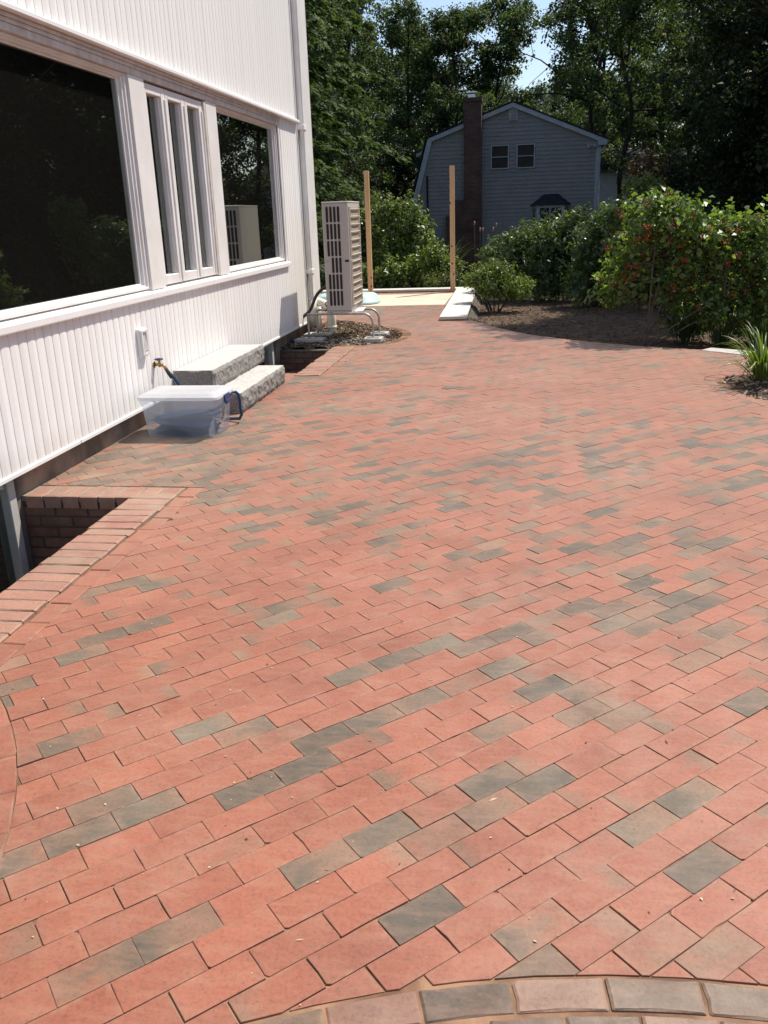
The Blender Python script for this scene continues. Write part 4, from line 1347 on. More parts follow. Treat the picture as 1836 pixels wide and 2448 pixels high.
acb = cr2([(-2.92, 13.45), (-2.5, 13.12), (-2.05, 12.6), (-1.7, 12.14), (-1.53, 11.66), (-1.57, 11.1), (-1.68, 10.87), (-1.9, 10.73)], 4) + [(-2.92, 10.56)]
mulch('mulch', acb, -.005, .03, 4, 2600, [M['chips'], M['gravel']], size=(.008, .026))
bedin = [(p[0] + .1, p[1]) for p in bed_curve]
rb = cr2([(2.75, 5.65), (2.32, 6.36), (2.0, 7.15), (1.83, 7.77), (1.775, 8.12), (1.82, 8.3), (1.96, 8.41), (2.3, 8.55), (2.75, 8.7)], 4) + [(4.5, 9.1), (4.5, 5.0)]
mulch('mulch', rb, -.03, .11, 9, 3600, [M['chips'], M['gravel']], size=(.008, .028))
soilp = [(-.74, 13.3), (-.3, 12.4), (.15, 11.55), (.7, 10.95), (1.3, 10.45), (1.95, 10.1), (5, 10.1), (5, 17.4), (-.76, 17.4)]
mulch('mulch', soilp, -.12, .02, 12, 6000, [M['chips'], M['chips']], size=(.006, .02))

# ------------------------------------------------------------------ low wall, caps, posts, slab stone
lw = thing('retaining_wall', 'low stone wall on the right end of the patio with a pale slab cap', 'wall', (-1.0, 15, 0))
cp = MB()
for (y0, y1) in ((13.12, 18.24),):
    xa = -1.17 - (y0 - 13.1) * .018; xb_ = -1.17 - (y1 - 13.1) * .018
    ra = -.77 - (y0 - 13.1) * .016; rbx = -.77 - (y1 - 13.1) * .016
    cp.prism([(xa, y0), (ra, y0), (rbx, y1), (xb_, y1)], .02, .062)
cp.build('cap_stone', M['bluestone'], lw)
rw = MB()
def roughface(mb, o, u, v, nrm, lu, lv, amp, nu, nv, fr=6):
    o, u, v, nrm = map(Vector, (o, u, v, nrm))
    vs = []
    for j in range(nv + 1):
        for i in range(nu + 1):
            p = o + u * (lu * i / nu) + v * (lv * j / nv)
            vs.append(p + nrm * amp * (noise.fractal(p * fr, .9, 2, 5) + .4 * noise.noise(p * 20)))
    w_ = nu + 1
    mb.add(vs, [(j * w_ + i, j * w_ + i + 1, (j + 1) * w_ + i + 1, (j + 1) * w_ + i) for j in range(nv) for i in range(nu)])
rw.box(-1.12, -.84, 13.5, 18.2, -.5, .019)
roughface(rw, (-.60, 13.2, -.17), (-.02, 1, 0), (-.62, 0, .78), (.78, 0, .62), 4.95, .25, .03, 170, 14, 9)
roughface(rw, (-.88, 13.22, -.17), (1, 0, 0), (0, .1, 1), (0, -1, 0), .24, .17, .02, 14, 10, 9)
roughface(rw, (-1.12, 13.49, -.45), (1, 0, 0), (0, 0, 1), (0, -1, 0), .25, .468, .02, 14, 20)
rw.build('stone_face', M['skirt'], lw)
fw = thing('low_wall', 'low wall along the far end of the patio with a pale cap, behind the posts', 'wall', (-3, 18.3, 0))
cp2 = MB()
for i in range(4):
    x0 = -5.2 + i * 1.105
    cp2.box(x0, x0 + 1.1, 18.25, 18.6, .01, .055, .004)
cp2.build('cap_stone', M['bluestone'], fw)
fb = MB(); fb.box(-5.2, -.84, 18.3, 18.55, -.6, .008); fb.build('wall_base', M['granite_rock'], fw)
for x, zt, lean, lab in ((-3.035, 2.36, .0, 'left one of two raw timber posts, behind the heat pump'), (-1.34, 2.385, 0.0, 'right one of two raw timber posts, at the end of the pale stone cap')):
    p = MB(); p.box(x - .046, x + .046, 18.10, 18.192, .004, zt, .004)
    o = p.build('wooden_post', M['wood'])
    tag(o, lab, 'post', 'raw timber posts at the far end of the patio')
ss = MB()
ss_ = ss.prism([(2.16, 9.80), (2.42, 9.54), (2.85, 9.28), (3.3, 9.2), (3.3, 9.55), (2.7, 9.72), (2.12, 10.14), (1.98, 9.97)], -.06, .006)
tag(ss.build('stepping_stone', M['pad']), 'pale flat stone slab at the patio edge behind the long bladed plant', 'stone slab')

# upturned mint wading pool behind the heat pump
mp_ = MB()
def ell(a, b, cx, cy, n_=28): return [(cx + a * math.copysign(abs(math.cos(t)) ** .75, math.cos(t)), cy + b * math.copysign(abs(math.sin(t)) ** .75, math.sin(t))) for t in np.linspace(0, 2 * math.pi, n_, endpoint=False)]
pcx, pcy = -3.15, 16.1
loft(mp_, [(ell(.62, .5, pcx, pcy), .012), (ell(.63, .51, pcx, pcy), .03), (ell(.6, .48, pcx, pcy), .05), (ell(.56, .45, pcx, pcy), .15), (ell(.52, .42, pcx, pcy), .172), (ell(.4, .32, pcx, pcy), .18)], True, True)
tag(mp_.build('wading_pool', M['teal'], None, True), 'mint green plastic tub lying upside down behind the heat pump', 'tub')

# ------------------------------------------------------------------ foliage
def unit(v):
    return v / np.maximum(1e-9, np.linalg.norm(v, axis=1, keepdims=True))

def leaves(C, rng, L, W, up=.5, droop=.0, fold=.25, outward=None):
    """a folded four-corner leaf at every point of C"""
    n = len(C)
    nr = rng.normal(size=(n, 3)); nr[:, 2] = np.abs(nr[:, 2]) + up
    if outward is not None: nr += outward * .6
    nr = unit(nr)
    d = rng.normal(size=(n, 3)); d[:, 2] -= droop
    d = unit(d - nr * np.sum(d * nr, 1, keepdims=True))
    s = np.cross(nr, d)
    q_ = rng.uniform(0, 1, n) ** 1.4 * 1.0 + .45
    l = (L * q_)[:, None]; w_ = (W * q_ * rng.uniform(.8, 1.15, n))[:, None]
    a = C - d * l * .5
    b = C + d * l * .5 - nr * l * .12
    e = C + s * w_ * .5 + nr * w_ * fold - d * l * .05
    f = C - s * w_ * .5 + nr * w_ * fold - d * l * .05
    V = np.stack([a, e, b, f], 1).reshape(-1, 3)
    F = np.arange(n * 4).reshape(n, 4)
    return V, F

def ell_pts(rng, n, c, r, bias=.4):
    p = unit(rng.normal(size=(n, 3))) * (rng.uniform(0, 1, (n, 1)) ** bias)
    return p * np.array(r) + np.array(c), p

def clump_tree(H, R, z0, seed, nlimb=16, nsub=7, per=70, leaf=.2, trunk_r=.2, crown_r=None, flat=.75, sparse=0, asp=.6):
    """trunk with limbs; each limb forks into twigs and each twig carries leaf clumps"""
    rng = np.random.default_rng(seed)
    T = MB()
    wob = rng.normal(size=(7, 2)) * .009 * H
    tr = [Vector((wob[i][0] * (i > 0), wob[i][1] * (i > 0), H * .97 * i / 6)) for i in range(7)]
    tp = smooth_path(tr, 4)
    T.tube(tp, [trunk_r * (1 - .88 * i / (len(tp) - 1)) for i in range(len(tp))], 8)
    def trunk_at(z):
        i = min(len(tp) - 1, max(0, int(z / (H * .97) * (len(tp) - 1))))
        return tp[i]
    C = []; OW = []
    for i in range(nlimb):
        t = (i + rng.uniform(.0, .9)) / nlimb
        z = z0 + (H * .93 - z0) * t
        prof = math.sqrt(max(.06, 1 - ((t - .38) / .66) ** 2))
        Ln = R * prof * rng.uniform(.7, 1.15)
        az = i * 2.4 + rng.uniform(-.5, .5)
        el = R_(8 + 50 * t + rng.uniform(-12, 12))
        d = Vector((math.cos(az) * math.cos(el), math.sin(az) * math.cos(el), math.sin(el)))
        b0 = trunk_at(z)
        pts = [b0]
        p = b0.copy(); dd_ = d.copy()
        for s in range(5):
            dd_ = (dd_ + Vector(rng.normal(size=3) * .16) + Vector((0, 0, .06))).normalized()
            p = p + dd_ * Ln / 5
            pts.append(p.copy())
        lr = trunk_r * .36 * (1 - .5 * t)
        T.tube(pts, [lr * (1 - .8 * k / 5) for k in range(6)], 5)
        for k in range(nsub):
            s = rng.uniform(.3, 1.02)
            q = min(4, int(s * 5))
            base = pts[q].lerp(pts[q + 1], min(1, s * 5 - q))
            sd_ = (dd_ * .5 + Vector(rng.normal(size=3)) * .8 + Vector((0, 0, .1))).normalized()
            ln = Ln * rng.uniform(.18, .42) + .25
            tip = base + sd_ * ln
            T.tube([base, base.lerp(tip, .5) + Vector(rng.normal(size=3) * .05), tip], [lr * .3, lr * .2, lr * .08], 4, False)
            nc = 2 + int(rng.uniform(0, 2))
            for c in range(nc):
                ctr = base.lerp(tip, rng.uniform(.45, 1.1))
                rr = (crown_r or .5) * rng.uniform(.6, 1.25)
                m_ = int(per * rng.uniform(.5, 1.2))
                u = unit(rng.normal(size=(m_, 3)))
                pp = u * (rng.uniform(0, 1, (m_, 1)) ** .5) * rr
                pp[:, 2] *= flat
                C.append(pp + np.array(ctr)); OW.append(u)
    C = np.concatenate(C); OW = np.concatenate(OW)
    V, F = leaves(C, rng, leaf, leaf * asp, .4, .3, .2, OW)
    return T, mesh_np('crown', V, F)

def conifer(H, R, seed, whorl=.55, needle=.17, z0=.6, droop=.35, per=26, trunk_r=.22, bare=0.0, width=.05):
    rng = np.random.default_rng(seed)
    T = MB()
    T.tube([(0, 0, 0), (.05, 0, H * .3), (0, .05, H * .65), (0, 0, H)], [trunk_r, trunk_r * .75, trunk_r * .4, .02], 8)
    C = []; D = []; U = []
    z = z0
    az = 0
    while z < H - .3:
        t = (z - z0) / (H - z0)
        Ln = R * (1 - t) ** .75 * (.55 + .45 * min(1, (t + .12) * 4)) + .25
        for k in range(6):
            az += 2.4 + rng.uniform(-.35, .35)
            L_ = Ln * rng.uniform(.65, 1.15)
            zz = z + rng.uniform(-.25, .25)
            d = np.array([math.cos(az), math.sin(az), 0.0])
            side = np.array([-d[1], d[0], 0])
            n_ = 7
            pts = []
            for i in range(n_ + 1):
                s = i / n_
                pts.append(np.array([0, 0, zz]) + d * L_ * s + np.array([0, 0, L_ * (.22 * s - droop * 1.35 * s * s)]))
            T.tube([Vector(p) for p in pts], [max(.006, .035 * (1 - t) * (1 - i / n_)) for i in range(n_ + 1)], 4, False)
            for i in range(1, n_ + 1):
                s = i / n_
                if s < .2 + bare: continue
                wl_ = L_ * .34 * (1.05 - s) + .12
                for sg in (-1, 1, 0):
                    dirw = side * sg + d * (.75 if sg else 1.0) + np.array([0, 0, -.12])
                    dirw = dirw / np.linalg.norm(dirw)
                    m_ = per
                    u = rng.uniform(.05, 1, m_)
                    pp = pts[i] + dirw * (u * wl_)[:, None] + rng.normal(size=(m_, 3)) * np.array([.05, .05, .035]) + np.array([0, 0, -1]) * ((u ** 2) * wl_ * .35)[:, None]
                    C.append(pp)
                    dn = dirw + side * rng.uniform(-.9, .9, (m_, 1)) + np.array([0, 0, -.25]) + rng.normal(size=(m_, 3)) * .2
                    D.append(unit(dn))
        z += whorl * rng.uniform(.7, 1.2) * (1 - .4 * t)
    C = np.concatenate(C); D = np.concatenate(D)
    n = len(C)
    nr = rng.normal(size=(n, 3)) * .5 + np.array([0, 0, 1.0])
    s = unit(np.cross(nr, D))
    l = (needle * rng.uniform(.6, 1.3, n))[:, None]; w_ = (width * rng.uniform(.7, 1.3, n))[:, None]
    V = np.stack([C - D * l * .5, C + s * w_ * .5, C + D * l * .5 + np.array([0, 0, -.02]), C - s * w_ * .5], 1).reshape(-1, 3)
    F = np.arange(n * 4).reshape(n, 4)
    return T, mesh_np('crown', V, F)

def place_tree(proto, name, loc, rz, sc, label, cat, group, mat, first=None):
    T_me, C_me = proto
    o = thing(name, label, cat, (loc[0], loc[1], loc[2]), group)
    o.rotation_euler = (0, 0, rz)
    o.scale = sc
    for nm, me in (('trunk', T_me), ('crown', C_me)):
        c = bpy.data.objects.new(nm, me)
        COL.objects.link(c)
        c.parent = o
    return o

def proto(T, crown, mat_leaf, mat_bark=None):
    me = bpy.data.meshes.new('trunk')
    me.from_pydata(T.v, [], T.f)
    me.materials.append(mat_bark or M['bark'])
    me.polygons.foreach_set('use_smooth', [True] * len(me.polygons))
    crown.materials.append(mat_leaf)
    return me, crown

OAK1 = proto(*clump_tree(14, 4.0, 3.2, 11, 20, 8, 85, .165, .22, .62), M['oak'])
OAK2 = proto(*clump_tree(14, 3.4, 2.5, 23, 20, 7, 80, .16, .2, .6), M['oak'])
OAK3 = proto(*clump_tree(14, 3.0, 4.5, 37, 17, 7, 66, .17, .17, .55), M['oak'])
OAK4 = proto(*clump_tree(18, 4.6, 8.8, 61, 18, 8, 80, .17, .17, .6), M['oak'])
HIGH = proto(*clump_tree(12.6, 1.9, 7.6, 71, 16, 7, 60, .17, .15, .5), M['oak_dark'])
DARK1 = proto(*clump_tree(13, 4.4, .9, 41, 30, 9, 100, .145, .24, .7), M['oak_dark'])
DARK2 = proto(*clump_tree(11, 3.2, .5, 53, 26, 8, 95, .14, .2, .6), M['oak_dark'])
HEM = proto(*conifer(15, 4.0, 5, .5, .2, .5, .32, 30, .25, .0, .055), M['hemlock'])
PINE = proto(*clump_tree(18, 3.3, 3.0, 81, 34, 6, 60, .26, .22, .75, .8, asp=.3), M['pine'])

gz = lambda x, y: ground_z(x, y) - .1
def T_(proto_, name, x, y, rz, s, label, cat='tree', group=None, sx=None):
    return place_tree(proto_, name, (x, y, gz(x, y)), rz, (sx or s, sx or s, s), label, cat, group, None)

# conifer at the left, beyond the house corner
T_(HEM, 'hemlock_tree', -6.5, 22.5, .4, .97, 'tall dark conifer with drooping boughs beyond the white house corner', 'tree', 'conifers')
T_(HEM, 'hemlock_tree', -9.2, 27.0, 2.1, 1.15, 'taller conifer behind the drooping one, hidden partly by the white house', 'tree', 'conifers')
T_(HEM, 'hemlock_tree', -8.4, 31.0, 4.0, .8, 'conifer half hidden behind the drooping one, toward the grey house', 'tree', 'conifers')
OG = 'leafy trees behind the grey house'
T_(OAK2, 'leafy_tree', -8.0, 36.0, .3, .8, 'shaded leafy tree left of the grey house, behind the left timber post', 'tree', OG)
T_(DARK2, 'leafy_tree', -6.9, 33.0, 1.2, .62, 'low dark tree touching the left edge of the grey house', 'tree', OG)
T_(OAK1, 'leafy_tree', -8.6, 45.0, 1.7, .93, 'broad leafy tree rising between the conifers and the chimney', 'tree', OG)
T_(OAK2, 'leafy_tree', -5.6, 47.5, 3.3, .98, 'leafy tree rising above the left roof slope of the grey house', 'tree', OG)
T_(OAK3, 'leafy_tree', -3.3, 46.0, 5.2, .95, 'thin crowned tree directly left of the chimney top', 'tree', OG)
T_(OAK3, 'leafy_tree', -1.2, 49.0, 2.6, 1.0, 'thin crowned tree directly behind the chimney cap', 'tree', OG)
T_(OAK2, 'leafy_tree', -.4, 54.0, .9, .62, 'low tree behind the roof ridge, left of the sky gap', 'tree', OG)
T_(OAK4, 'leafy_tree', 3.3, 45.0, 4.4, 1.0, 'large leafy tree right of the sky gap, over the right roof slope', 'tree', OG)
T_(OAK4, 'leafy_tree', 4.15, 39.0, 1.1, .88, 'tree with an open crown at the right end of the grey house', 'tree', OG)
T_(OAK2, 'leafy_tree', 8.6, 50.0, 2.2, 1.1, 'leafy tree behind the far pale house', 'tree', OG)
PG = 'distant pines'
for i, (x, y, s) in enumerate(((-2.0, 78, .78), (.9, 74, .72), (2.6, 76, .74), (4.2, 73, .7), (6.4, 70, .72), (-5.5, 72, .8), (-9, 70, .85), (-12.5, 66, .8), (9, 68, .8), (12.5, 70, .8))):
    T_(PINE, 'pine_tree', x, y, i * 1.3, s, ['far pine behind the tree left of the sky gap', 'hazy far pine in the sky gap above the roof ridge', 'hazy far pine just right of the sky gap', 'far pine over the right roof slope',
       'far pine above the flood light corner of the grey house', 'far pine behind the tree left of the chimney', 'far pine behind the broad leafy tree', 'far pine behind the conifers', 'far pine above the pale house', 'far pine behind the dark trees at right'][i], 'tree', PG, s * 1.15)
for i, (p, x, y, rz, s, lab) in enumerate(((OAK2, 9.5, 44, 1.1, 1.0, 'leafy tree hiding the right half of the far pale house'), (OAK1, 13.5, 48, 2.1, 1.0, 'leafy tree far right behind the dark trees'),
        (DARK2, -9.8, 39, .7, 1.0, 'dark tree behind the conifers, left of the broad leafy tree'), (OAK2, 4.0, 70, 2.9, .9, 'leafy tree behind the roof of the far pale house'), (OAK1, 8.0, 69, .2, .85, 'broad tree behind the far pale house, farther right'),
        (DARK1, 12.8, 46, 3.9, 1.25, 'dark tree mirrored in the right window, beyond the berry shrub'), (DARK1, 17.5, 55, 1.9, 1.35, 'far dark tree mirrored in the right window'),
        (OAK1, -10.5, 60, .9, 1.3, 'far leafy tree behind the conifers and the broad leafy tree'), (OAK1, -6.2, 62, 2.4, 1.08, 'far leafy tree filling the skyline left of the chimney'), (OAK2, -2.4, 63, 5.5, .92, 'far leafy tree filling the skyline behind the chimney cap'),
        (OAK1, 5.2, 61, 3.7, 1.25, 'far leafy tree behind the right roof slope, beyond the large one'), (OAK2, 9.0, 63, 1.3, 1.3, 'far leafy tree beyond the pale house roof'),
        (DARK2, -5.9, 43, 3.3, .62, 'low dark tree behind the left eave of the grey house'), (OAK2, -3.2, 60, .5, .8, 'low tree behind the chimney'), (OAK2, 1.2, 64, 4.5, .62, 'low far tree under the sky gap'))):
    T_(p, 'leafy_tree', x, y, rz, s, lab, 'tree', OG)
DG = 'dark trees along the right'
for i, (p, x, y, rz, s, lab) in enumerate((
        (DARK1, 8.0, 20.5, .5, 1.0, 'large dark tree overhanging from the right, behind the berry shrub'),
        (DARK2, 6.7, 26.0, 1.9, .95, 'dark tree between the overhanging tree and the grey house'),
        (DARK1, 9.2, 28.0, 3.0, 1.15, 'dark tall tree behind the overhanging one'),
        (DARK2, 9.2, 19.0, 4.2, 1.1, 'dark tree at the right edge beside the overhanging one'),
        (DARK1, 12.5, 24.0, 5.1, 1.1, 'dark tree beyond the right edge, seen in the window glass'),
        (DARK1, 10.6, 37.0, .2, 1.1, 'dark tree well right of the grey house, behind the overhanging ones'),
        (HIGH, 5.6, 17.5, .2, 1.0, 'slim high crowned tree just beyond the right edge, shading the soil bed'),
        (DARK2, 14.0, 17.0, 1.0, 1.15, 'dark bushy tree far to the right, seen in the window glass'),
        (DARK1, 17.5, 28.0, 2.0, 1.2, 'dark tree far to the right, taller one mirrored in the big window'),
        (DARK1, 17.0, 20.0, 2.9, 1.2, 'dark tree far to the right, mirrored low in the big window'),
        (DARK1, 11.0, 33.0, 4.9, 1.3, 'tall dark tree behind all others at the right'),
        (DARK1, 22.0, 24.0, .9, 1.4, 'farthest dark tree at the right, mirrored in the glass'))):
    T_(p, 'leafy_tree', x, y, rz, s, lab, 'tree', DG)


# ------------------------------------------------------------------ shrubs
def shrub(name, label, cat, base, blobs, leaf, asp, mat, seed, per=26, rc=.1, stems=7, group=None, up=.5, stem_r=.016, fold=.22, droop=.2, bias=.38, stem_mat=None, shoots=40, shoot_len=.2):
    """blobs: (centre, radii, number of clumps); every clump hangs on a twig that runs back to a stem"""
    rng = np.random.default_rng(seed)
    bx, by, bz = base
    o = thing(name, label, cat, base, group)
    T = MB(); C = []; OW = []
    tops = []
    for c, r, n in blobs: tops.append(Vector(c))
    stem_pts = []
    for i in range(stems):
        c, r, n = blobs[i % len(blobs)]
        tgt = Vector(c) + Vector(rng.normal(size=3) * .35 * np.array(r)) + Vector((0, .3 * r[1], 0))
        st_ = Vector((bx + rng.normal() * .06, by + rng.normal() * .06, bz - .03))
        mid = st_.lerp(tgt, .5) + Vector((rng.normal() * .05, rng.normal() * .05, .05))
        pts = smooth_path([st_, mid, tgt], 5)
        T.tube(pts, [stem_r * (1 - .7 * k / (len(pts) - 1)) for k in range(len(pts))], 6)
        stem_pts += pts[3:]
    for c, r, n in blobs:
        ctr, u = ell_pts(rng, n, c, r, bias)
        for k in range(n):
            p = ctr[k]
            if p[2] < bz + .03: p[2] = bz + .05
            v = Vector(p)
            q = min(stem_pts, key=lambda s_: (s_ - v).length_squared)
            if (q - v).length > .05:
                T.tube([q, q.lerp(v, .55) + Vector((0, 0, .03)), v], [stem_r * .35, stem_r * .25, stem_r * .12], 4, False)
            m_ = int(per * rng.uniform(.5, 1.3))
            uu = unit(rng.normal(size=(m_, 3)))
            pp = uu * (rng.uniform(0, 1, (m_, 1)) ** .5) * rc * rng.uniform(.7, 1.3)
            C.append(pp + p); OW.append(uu * .5 + u[k])
    for k in range(shoots):
        c, r, n = blobs[k % len(blobs)]
        u = rng.normal(size=3); u[2] = abs(u[2]) * 1.2 + .2; u /= np.linalg.norm(u)
        p = np.array(c) + u * np.array(r) * .85
        d = u * .6 + np.array([0, 0, .7]) + rng.normal(size=3) * .25; d /= np.linalg.norm(d)
        ln = shoot_len * rng.uniform(.5, 1.2)
        q = p + d * ln
        T.tube([Vector(p), Vector(p * .5 + q * .5 + rng.normal(size=3) * .01), Vector(q)], [.004, .003, .0015], 4, False)
        m_ = 9
        t = np.linspace(.15, 1, m_)[:, None]
        pp = p + d * ln * t + rng.normal(size=(m_, 3)) * leaf * .45 * (1.2 - t * .6)
        C.append(pp); OW.append(np.tile(d, (m_, 1)) + rng.normal(size=(m_, 3)) * .4)
    C = np.concatenate(C); OW = np.concatenate(OW)
    keep = C[:, 2] > bz + .01
    V, F = leaves(C[keep], rng, leaf, leaf * asp, up, droop, fold, OW[keep])
    T.build('stems', stem_mat or M['stem'], o, True)
    me = mesh_np('foliage', V, F); me.materials.append(mat)
    f = link('foliage', me, o)
    return o

# viburnum with red berries at the patio edge
vb_blobs = [((1.05, 10.75, 1.0), (.42, .4, .42), 150), ((1.45, 10.6, 1.45), (.55, .45, .32), 210), ((2.0, 10.55, 1.15), (.6, .45, .38), 230), ((2.5, 10.5, .85), (.42, .4, .4), 130),
            ((1.4, 10.55, .75), (.5, .35, .3), 140), ((2.0, 10.5, .55), (.5, .35, .25), 110), ((.75, 10.85, .62), (.22, .25, .22), 30), ((2.55, 10.35, .45), (.3, .3, .22), 60), ((2.35, 10.6, 1.35), (.35, .35, .16), 55), ((1.85, 10.85, .32), (.4, .3, .26), 80), ((2.5, 10.7, .25), (.4, .3, .25), 70)]
vb_blobs = [((c[0] * 1.045 + (.32 if c[0] < 1.3 else .14), c[1] * 1.045, 1.44 + (c[2] - 1.52) * 1.045), tuple(q * .95 for q in r), n) for c, r, n in vb_blobs]
vib = shrub('berry_shrub', 'large bright green shrub with red berries at the right edge of the patio', 'shrub', (1.45, 10.5, -.05), vb_blobs, .07, .72, M['viburnum'], 3, 10, .1, 6, stem_r=.012, up=.3, bias=.5, shoots=130, shoot_len=.19)
rb_ = np.random.default_rng(8)
ico = [(0, 0, 1), (.894, 0, .447), (.276, .851, .447), (-.724, .526, .447), (-.724, -.526, .447), (.276, -.851, .447), (.724, .526, -.447), (-.276, .851, -.447), (-.894, 0, -.447), (-.276, -.851, -.447), (.724, -.526, -.447), (0, 0, -1)]
icf = [(0, 1, 2), (0, 2, 3), (0, 3, 4), (0, 4, 5), (0, 5, 1), (1, 6, 2), (2, 7, 3), (3, 8, 4), (4, 9, 5), (5, 10, 1), (1, 10, 6), (2, 6, 7), (3, 7, 8), (4, 8, 9), (5, 9, 10), (6, 11, 7), (7, 11, 8), (8, 11, 9), (9, 11, 10), (10, 11, 6)]
be = MB()
for c, r, n in vb_blobs:
    k = int(n * .11) if c[0] > 1.5 else int(n * .08)
    P_, u = ell_pts(rb_, k, c, tuple(q * 1.08 for q in r), .08)
    for q, uu in zip(P_, u):
        if uu[1] > .35: continue
        for j in range(int(rb_.integers(5, 15))):
            b = q + rb_.normal(size=3) * .02 + np.array([0, -.03, -.01])
            be.add([tuple(b + np.array(v) * .0075) for v in ico], icf)
tag(be.build('berries', M['berry'], vib, True), kind='stuff')

# evergreen hedge shrubs behind the soil bed
shrub('evergreen_shrub', 'rounded evergreen shrub at the left end of the row before the grey house', 'shrub', (-.15, 17.6, -.2), [((-.15, 17.4, .55), (.6, .55, .6), 150), ((.25, 17.3, .85), (.5, .5, .45), 130)], .11, .34, M['rhodo'], 14, 20, .14, 7, 'evergreen shrubs before the grey house', up=.3)
shrub('evergreen_shrub', 'tallest evergreen shrub below the bay window of the grey house', 'shrub', (.8, 17.2, -.2), [((.75, 17.0, .8), (.6, .55, .65), 190), ((.45, 16.8, .35), (.5, .45, .45), 110), ((1.1, 17.0, 1.1), (.4, .4, .35), 90)], .11, .34, M['rhodo'], 15, 20, .14, 7, 'evergreen shrubs before the grey house', up=.3)
shrub('evergreen_shrub', 'evergreen shrub half hidden behind the left side of the berry shrub', 'shrub', (1.6, 16.0, -.2), [((1.5, 15.9, .85), (.65, .5, .6), 190), ((1.3, 15.7, .35), (.6, .4, .45), 120), ((1.7, 16.1, 1.3), (.4, .4, .3), 70)], .10, .36, M['rhodo'], 16, 20, .14, 7, 'evergreen shrubs before the grey house', up=.3)
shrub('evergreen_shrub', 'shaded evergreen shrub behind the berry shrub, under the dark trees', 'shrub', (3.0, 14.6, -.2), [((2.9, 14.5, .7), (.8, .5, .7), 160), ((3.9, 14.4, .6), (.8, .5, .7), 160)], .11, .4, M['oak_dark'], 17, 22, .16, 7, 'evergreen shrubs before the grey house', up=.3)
shrub('tall_shrub', 'loose leafed taller shrub with pale leaves rising behind the berry shrub', 'shrub', (1.95, 15.0, -.2), [((1.9, 14.9, 1.55), (.35, .35, .4), 60), ((1.7, 14.9, 1.0), (.4, .35, .5), 60)], .085, .6, M['mixed'], 18, 14, .14, 5, up=.3)
shrub('small_shrub', 'small yellowish green shrub on the soil beside the stone cap', 'shrub', (-.4, 15.25, -.15), [((-.42, 15.15, .36), (.4, .38, .26), 150), ((-.7, 15.2, .42), (.24, .3, .24), 70), ((-.05, 15.1, .3), (.3, .3, .18), 70), ((-.35, 15.2, .58), (.26, .28, .14), 50)], .05, .42, M['euonymus'], 19, 26, .09, 8, up=.2, shoots=24, shoot_len=.12)
shrub('russet_shrub', 'reddish leaved shrub far behind the berry shrub near the pale house', 'shrub', (3.6, 27, -1.3), [((3.5, 27, 1.2), (.9, .7, 1.1), 110), ((3.5, 27, 2.3), (.5, .5, .6), 50)], .12, .5, M['russet'], 20, 24, .22, 6, up=.3)

# mixed border behind the far wall
shrub('border_shrub', 'tall loose shrub with glossy leaves between the two timber posts', 'shrub', (-2.75, 20.4, -.3), [((-2.75, 20.3, .7), (.55, .5, .75), 210), ((-2.5, 20.3, 1.4), (.4, .4, .5), 110), ((-2.2, 20.2, .9), (.35, .4, .5), 90), ((-3.0, 20.3, 1.55), (.3, .35, .35), 50)], .085, .6, M['mixed'], 22, 15, .13, 8, 'border shrubs behind the far wall', up=.3)
shrub('border_shrub', 'dense shrub behind the heat pump and left timber post', 'shrub', (-3.6, 20.6, -.3), [((-3.65, 20.5, .65), (.55, .5, .7), 170), ((-3.4, 20.4, 1.2), (.35, .4, .4), 70)], .09, .6, M['mixed'], 23, 16, .14, 7, 'border shrubs behind the far wall', up=.3)
shrub('border_shrub', 'leafy light green shrub left of the right timber post', 'shrub', (-1.95, 19.6, -.2), [((-2.0, 19.5, .35), (.45, .35, .4), 140), ((-1.75, 19.5, .55), (.25, .3, .35), 60)], .08, .6, M['euonymus'], 24, 15, .12, 6, 'border shrubs behind the far wall', up=.3)
shrub('border_shrub', 'low broad leaved shrub at the foot of the left timber post', 'shrub', (-2.7, 19.1, -.1), [((-2.75, 19.1, .25), (.4, .25, .3), 110), ((-3.4, 19.1, .2), (.4, .25, .26), 80)], .085, .6, M['mixed'], 25, 14, .11, 6, 'border shrubs behind the far wall', up=.35)
shrub('ground_cover', 'bright yellow green ground cover along the far wall cap', 'plant', (-1.75, 18.85, -.02), [((-1.75, 18.85, .1), (.28, .14, .12), 90)], .035, .5, M['lime'], 26, 22, .07, 5, 'low plants at the far wall', up=.5)
shrub('ground_cover', 'grey green low plants beside the right timber post', 'plant', (-1.4, 18.9, -.02), [((-1.4, 18.9, .14), (.22, .14, .16), 70)], .035, .4, M['rhodo'], 27, 20, .07, 5, 'low plants at the far wall', up=.5)
shrub('ground_cover', 'broad leafed green plants behind the right timber post', 'plant', (-1.45, 19.5, -.05), [((-1.45, 19.5, .28), (.22, .2, .2), 60)], .08, .55, M['lime'], 28, 12, .08, 5, 'low plants at the far wall', up=.5)

